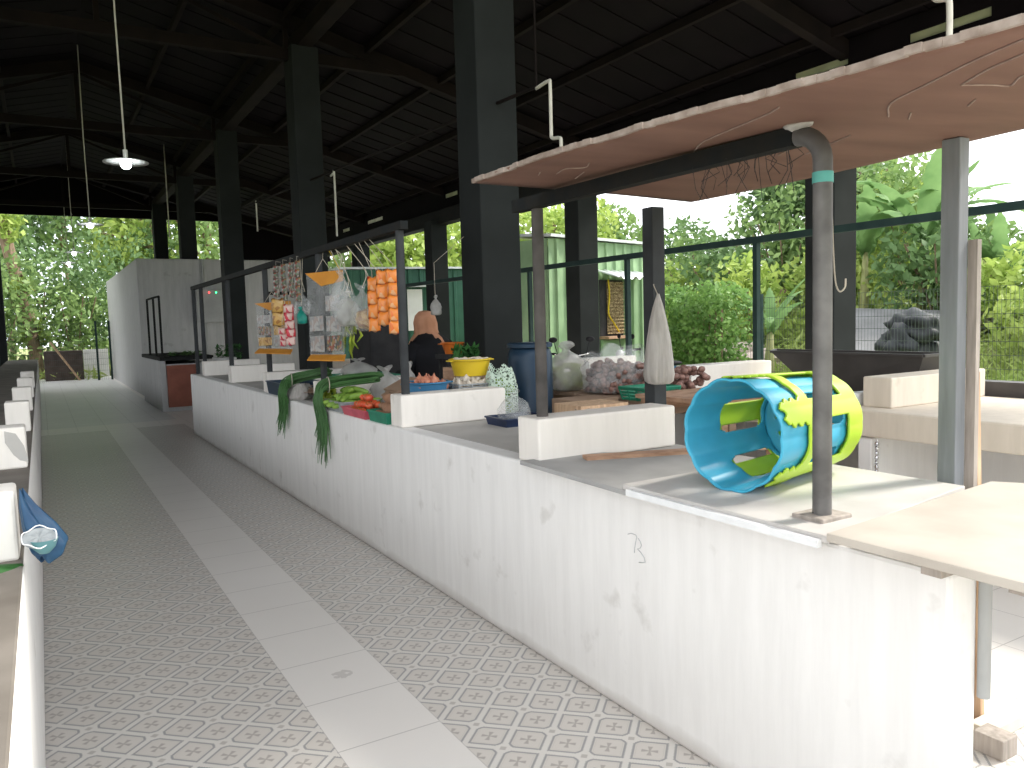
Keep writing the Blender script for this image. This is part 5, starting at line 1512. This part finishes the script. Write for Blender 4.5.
# trees on the fence side
for i, (hd_, d_, h_, rx, rz, kind, n, lab) in enumerate([
    (34.0, 25, 5.4, 2.2, 2.0, 'bright', 3600, 'bright green tree above the near hut roof, just right of the pole'),
    (37.3, 28, 5.6, 1.7, 2.2, 'mid', 3200, 'mid green tree above the right end of the near hut roof'),
    (40.6, 33, 3.6, 2.4, 2.0, 'mid', 3000, 'low green tree right of the near hut, behind the hanging sack post'),
    (43.6, 30, 4.9, 2.2, 2.4, 'deep', 3600, 'dark green spreading tree above the hedge'),
    (46.6, 27, 3.5, 1.8, 1.9, 'mid', 3000, 'mid green tree above the pale block on the back counter'),
    (50.4, 25, 7.2, 1.7, 3.6, 'deep', 5000, 'tall dark green tree left of the second right column'),
    (53.6, 24, 6.4, 1.6, 3.2, 'deep', 4000, 'tall dark tree mostly hidden by the near right column'),
    (56.2, 27, 7.2, 1.9, 3.6, 'mid', 4600, 'tall green tree between column and wide square post, above the bananas'),
    (58.6, 32, 4.6, 1.4, 2.2, 'deep', 3400, 'dark rounded tree left of the wide square post'),
    (61.6, 40, 2.4, 1.4, 2.0, 'mid', 3000, 'distant hazy tree right of the wide square post'),
    (66.0, 28, 1.5, 2.6, 1.3, 'mid', 3000, 'low green tree at the right edge of the view')]):
    tree(lab, around(hd_, d_), h_, (rx, rx, rz), kind, n, .27, 100 + i, low=-.3)
for i, (hd_, d_, z, rx, rz, kind, n, lab) in enumerate([
    (41.5, 22, 1.3, 1.6, 1.4, 'bright', 1700, 'bright bush just above the hedge top'),
    (43.8, 24, 1.5, 1.6, 1.8, 'mid', 1700, 'mid green bush right of the hedge top'),
    (45.8, 22, 1.2, 1.4, 1.5, 'deep', 1500, 'dark bush behind the thin green post'),
    (47.6, 20, 1.0, 1.3, 1.2, 'bright', 1500, 'bright bush at the foot of the small banana plant'),
    (49.8, 23, 1.6, 1.6, 2.0, 'mid', 1700, 'mid green bush left of the near right column'),
    (53.4, 21, 1.0, 1.2, 1.2, 'yellow', 1700, 'yellow green bush right of the near right column, above the grey slab'),
    (55.6, 23, 1.5, 1.5, 1.8, 'bright', 1700, 'bright bush under the big banana leaves'),
    (57.3, 22, 2.0, 1.6, 2.0, 'mid', 1700, 'mid green bush behind the big banana plant'),
    (59.0, 19, 1.2, 1.2, 1.5, 'deep', 1500, 'dark bush behind the dark heap'),
    (61.0, 20, .8, 1.2, 1.3, 'mid', 1500, 'mid green bush right of the leaning planks'),
    (63.4, 18, .5, 1.2, 1.1, 'bright', 1600, 'bright bush near the right edge above the logs'),
    (66.0, 16, .5, 1.2, 1.1, 'yellow', 1600, 'yellow green bush at the right edge')]):
    p = around(hd_, d_)
    bush(lab, (p[0], p[1], z), (rx, rx, rz), kind, n, .22, 200 + i)
banana('small banana plant before the dark trees, left of the near right column', around(48.6, 16), 1.2, 8, 1.25, 1)
banana('tall banana plant between the near right column and the wide post', around(54.6, 20), 1.7, 9, 2.3, 2)
banana('banana plant with broad arching leaves left of the wide post', around(58.0, 19.5), 1.8, 10, 2.5, 3)
banana('pale banana plant right of the leaning planks', around(62.2, 19), .7, 8, 1.9, 4)
banana('banana plant at the far right edge of the view', around(65.2, 18), .7, 8, 1.6, 5)

# trees seen through the stalls and over the far hut
for i, (hd_, d_, h_, rx, rz, kind, n, lab) in enumerate([
    (14.2, 40, 7.0, 3.0, 2.4, 'bright', 2200, 'green tree showing above the pale far wall, behind its right part'),
    (20.2, 33, 5.4, 2.0, 2.2, 'mid', 1900, 'tree over the far hut, left opening of the stall row'),
    (22.6, 31, 5.9, 2.3, 2.4, 'bright', 2400, 'bright tree over the far hut, middle opening'),
    (25.2, 32, 6.8, 2.2, 2.8, 'bright', 2400, 'bright tree over the far hut, above the white poster'),
    (27.8, 34, 5.8, 2.0, 2.6, 'mid', 1900, 'tree over the far hut, left of the nearest dark column'),
    (10.0, 37, 9.5, 3.0, 3.8, 'mid', 2600, 'green tree above the pale far wall between two dark columns'),
    (6.6, 38, 9.8, 3.0, 4.0, 'bright', 2800, 'bright green tree above the left part of the pale far wall')]):
    tree(lab, around(hd_, d_), h_, (rx, rx, rz), kind, n, .36, 300 + i, low=-.2)
# far end of the aisle
for i, (hd_, d_, h_, rx, rz, kind, n, lab) in enumerate([
    (-4.5, 37, 11.0, 3.2, 4.8, 'deep', 3600, 'leafy tree at the far left, behind the leaning trunk'),
    (-1.5, 42, 10.5, 3.0, 4.6, 'deep', 3000, 'dark tree at the far end with sky glinting through, left'),
    (1.6, 44, 10.8, 3.2, 4.6, 'deep', 2600, 'dark tree at the far end with sky glinting through, right'),
    (4.6, 40, 10.0, 2.8, 4.6, 'mid', 3000, 'green tree at the far end beside the pale wall')]):
    tree(lab, around(hd_, d_), h_, (rx, rx, rz), kind, n, .36, 400 + i)
for i, (hd_, d_, z, rx, rz, kind, n, lab) in enumerate([
    (-2.6, 31, 2.2, 1.8, 2.4, 'mid', 2000, 'bright bush behind the far fence, left'),
    (-.2, 33, 2.6, 1.9, 2.8, 'deep', 2000, 'mid green bush behind the far fence, second from left'),
    (1.8, 32, 2.0, 1.7, 2.4, 'mid', 1900, 'bright bush behind the far fence, middle'),
    (3.8, 33, 2.6, 1.8, 2.8, 'deep', 1900, 'mid green bush behind the far fence, right'),
    (6.0, 36, 3.0, 2.0, 3.0, 'deep', 1800, 'dark bush behind the edge of the pale wall')]):
    p = around(hd_, d_)
    bush(lab, (p[0], p[1], z), (rx, rx, rz), kind, n, .24, 500 + i, 'bushes behind the far fence')
t = thing('tree', 'leaning bare brown trunk with leafy tufts at the far left', 'tree', (-1.0, 29, -.13))
part('trunk', MB().tube(arc([(-.9, 29, -.13), (-1.05, 29, 1.6), (-1.2, 29, 2.8), (-1.5, 29, 4.2), (-1.75, 29, 6.2)], 6), .2, 10), MT['bark'], t, smooth=True)
leaf_mesh('foliage', np.concatenate([cloud((-1.0, 28.9, 1.6), (.5, .4, .5), 260, 6, 1), cloud((-1.5, 28.9, 5.1), (.9, .7, .7), 420, 8, 2), cloud((-1.25, 28.9, 3.2), (.35, .3, .5), 120, 5, 3)]), .26, LV['bright'], t, seed=8)

# grass over the open ground behind the fence
g = np.random.default_rng(11)
n = 26000
hd_ = np.radians(g.uniform(36, 72, n)); ds = 12.5 + 22 * g.random(n) ** 1.5
gx = -.81 + ds * np.sin(hd_); gy = -2.65 + ds * np.cos(hd_)
ok = gx > 10.35
pts = np.stack([gx, gy, np.array([gz(a, b_) for a, b_ in zip(gx, gy)]) + .30 * g.random(n)], 1)[ok]
gr = leaf_mesh('grass', pts, .42, LV['grass'], None, 2.2, .12, 12)
tag(gr, 'tall bright grass growing behind the long wire fence', 'grass', kind='stuff')
n = 5000
hd_ = np.radians(g.uniform(-12, 8, n)); ds = 29 + 12 * g.random(n)
pts = np.stack([-.81 + ds * np.sin(hd_), -2.65 + ds * np.cos(hd_), -.13 + .4 * g.random(n)], 1)
pts = pts[(pts[:, 0] < .9) | (pts[:, 1] > 30.6)]
gr = leaf_mesh('grass', pts, .5, LV['grass'], None, 2.2, .14, 13)
tag(gr, 'green undergrowth behind the far end fence', 'grass', kind='stuff')

# things lying outside
p = around(55.6, 17.0)
zg = gz(*p)
slope = Matrix.Rotation(math.radians(34.5), 3, 'Z') @ Matrix.Rotation(.06, 3, 'X') @ Matrix.Rotation(-.34, 3, 'Y')
solo('concrete_slab', MB().obox((p[0], p[1], zg + .74), (2.3, 2.2, .10), slope), MT['concrete_out'], 'tilted grey sheet lying in the grass behind the fence', 'sheet')
solo('sheet_prop', MB().box(p[0] - .1, p[0] + .7, p[1] - .2, p[1] + .5, zg - .3, zg + .6), MT['darkheap'], 'dark block propping up the tilted grey sheet', 'block')
p = around(57.8, 15.2)
zg = gz(*p)
dk = MB().blob((p[0], p[1], zg + 1.12), 1, (.50, .36, .30), .28, 2.6, 18, 7, Matrix.Rotation(-.6, 3, 'Z'))
dk.blob((p[0] - .35, p[1] + .1, zg + .80), 1, (.34, .30, .34), .30, 3.1, 14, 9)
dk.blob((p[0] + .1, p[1] + .1, zg + .40), 1, (.50, .36, .62), .22, 2.4, 14, 5)
solo('dark_tarp_heap', dk, MT['darkheap'], 'dark lumpy heap in front of the tilted grey sheet', 'heap', smooth=True, pivot=(p[0], p[1], zg))
lg = around(62.2, 18)
zg = gz(*lg) + .2
for k in range(3):
    solo('log', MB().tube([(lg[0] - .7, lg[1] + .4 + .2 * k, zg + .02 + .16 * (k == 1)), (lg[0] + .7, lg[1] - .4 + .2 * k, zg + .05 + .16 * (k == 1))], .10, 10), MT['greyplank'], ['brown log lying behind the fence right of the planks, front one', 'brown log lying on top of the log pile behind the fence', 'brown log lying at the back of the log pile behind the fence'][k], 'log', 'logs behind the fence', smooth='auto')
for k, (h_, d_, l) in enumerate([(47.0, 19, 'pale rubble lump behind the fence near the thin green post'), (48.8, 18, 'pale rubble lump behind the fence left of the near right column'), (45.6, 21, 'pale rubble lump behind the fence beside the hedge')]):
    p = around(h_, d_)
    solo('rubble', MB().blob((p[0], p[1], gz(*p) + .25), 1, (.6, .4, .30), .18, 3, 10, k), MT['rubble'], l, 'rubble', 'pale rubble behind the fence', smooth=False)
# far end clutter
solo('timber_stack', MB().box(-.75, .35, 26.6, 27.3, -.13, .95), MT['darkstack'], 'dark brown boarded stack behind the far fence', 'stack', bevel=.02)
solo('low_wall', MB().box(.40, 1.15, 27.55, 27.7, -.13, .95), MT['white'], 'low white wall behind the far fence', 'wall')
solo('propped_plank', MB().bar((-.55, 26.2, 1.25), (.28, 26.35, -.12), .10, .05), MT['paleplank'], 'pale plank propped diagonally at the far fence', 'plank')

# ------------------------------------------------------------------ light
w = bpy.data.worlds.new('World'); bpy.context.scene.world = w; w.use_nodes = True
n = w.node_tree; n.nodes.clear()
out = n.nodes.new('ShaderNodeOutputWorld'); bg = n.nodes.new('ShaderNodeBackground')
tc = n.nodes.new('ShaderNodeTexCoord'); no = n.nodes.new('ShaderNodeTexNoise'); no.inputs['Scale'].default_value = 2.2; no.inputs['Detail'].default_value = 6
n.links.new(tc.outputs['Generated'], no.inputs['Vector'])
rp = n.nodes.new('ShaderNodeValToRGB')
rp.color_ramp.elements[0].position = .35; rp.color_ramp.elements[0].color = (.80, .90, 1.0, 1)
rp.color_ramp.elements[1].position = .60; rp.color_ramp.elements[1].color = (1.0, .99, .97, 1)
n.links.new(no.outputs['Fac'], rp.inputs['Fac']); n.links.new(rp.outputs[0], bg.inputs[0])
bg.inputs[1].default_value = 1.55
n.links.new(bg.outputs[0], out.inputs[0])
sl = bpy.data.lights.new('sun', 'SUN'); so = bpy.data.objects.new('sun', sl); C.objects.link(so)
sl.energy = 3.3; sl.angle = math.radians(9); sl.color = (1, .95, .86)
az, el = math.radians(101), math.radians(43)
sd = Vector((math.sin(az) * math.cos(el), math.cos(az) * math.cos(el), math.sin(el)))
so.rotation_euler = sd.to_track_quat('Z', 'Y').to_euler()
so.location = (10, -5, 15)

sc = bpy.context.scene
sc.view_settings.view_transform = 'Standard'
sc.view_settings.look = 'None'
sc.view_settings.exposure = 0.82
sc.view_settings.gamma = 1.0
sc.view_settings.use_curve_mapping = False
sc.cycles.max_bounces = 10
sc.cycles.diffuse_bounces = 5
sc.cycles.transparent_max_bounces = 24
sc.cycles.use_denoising = True
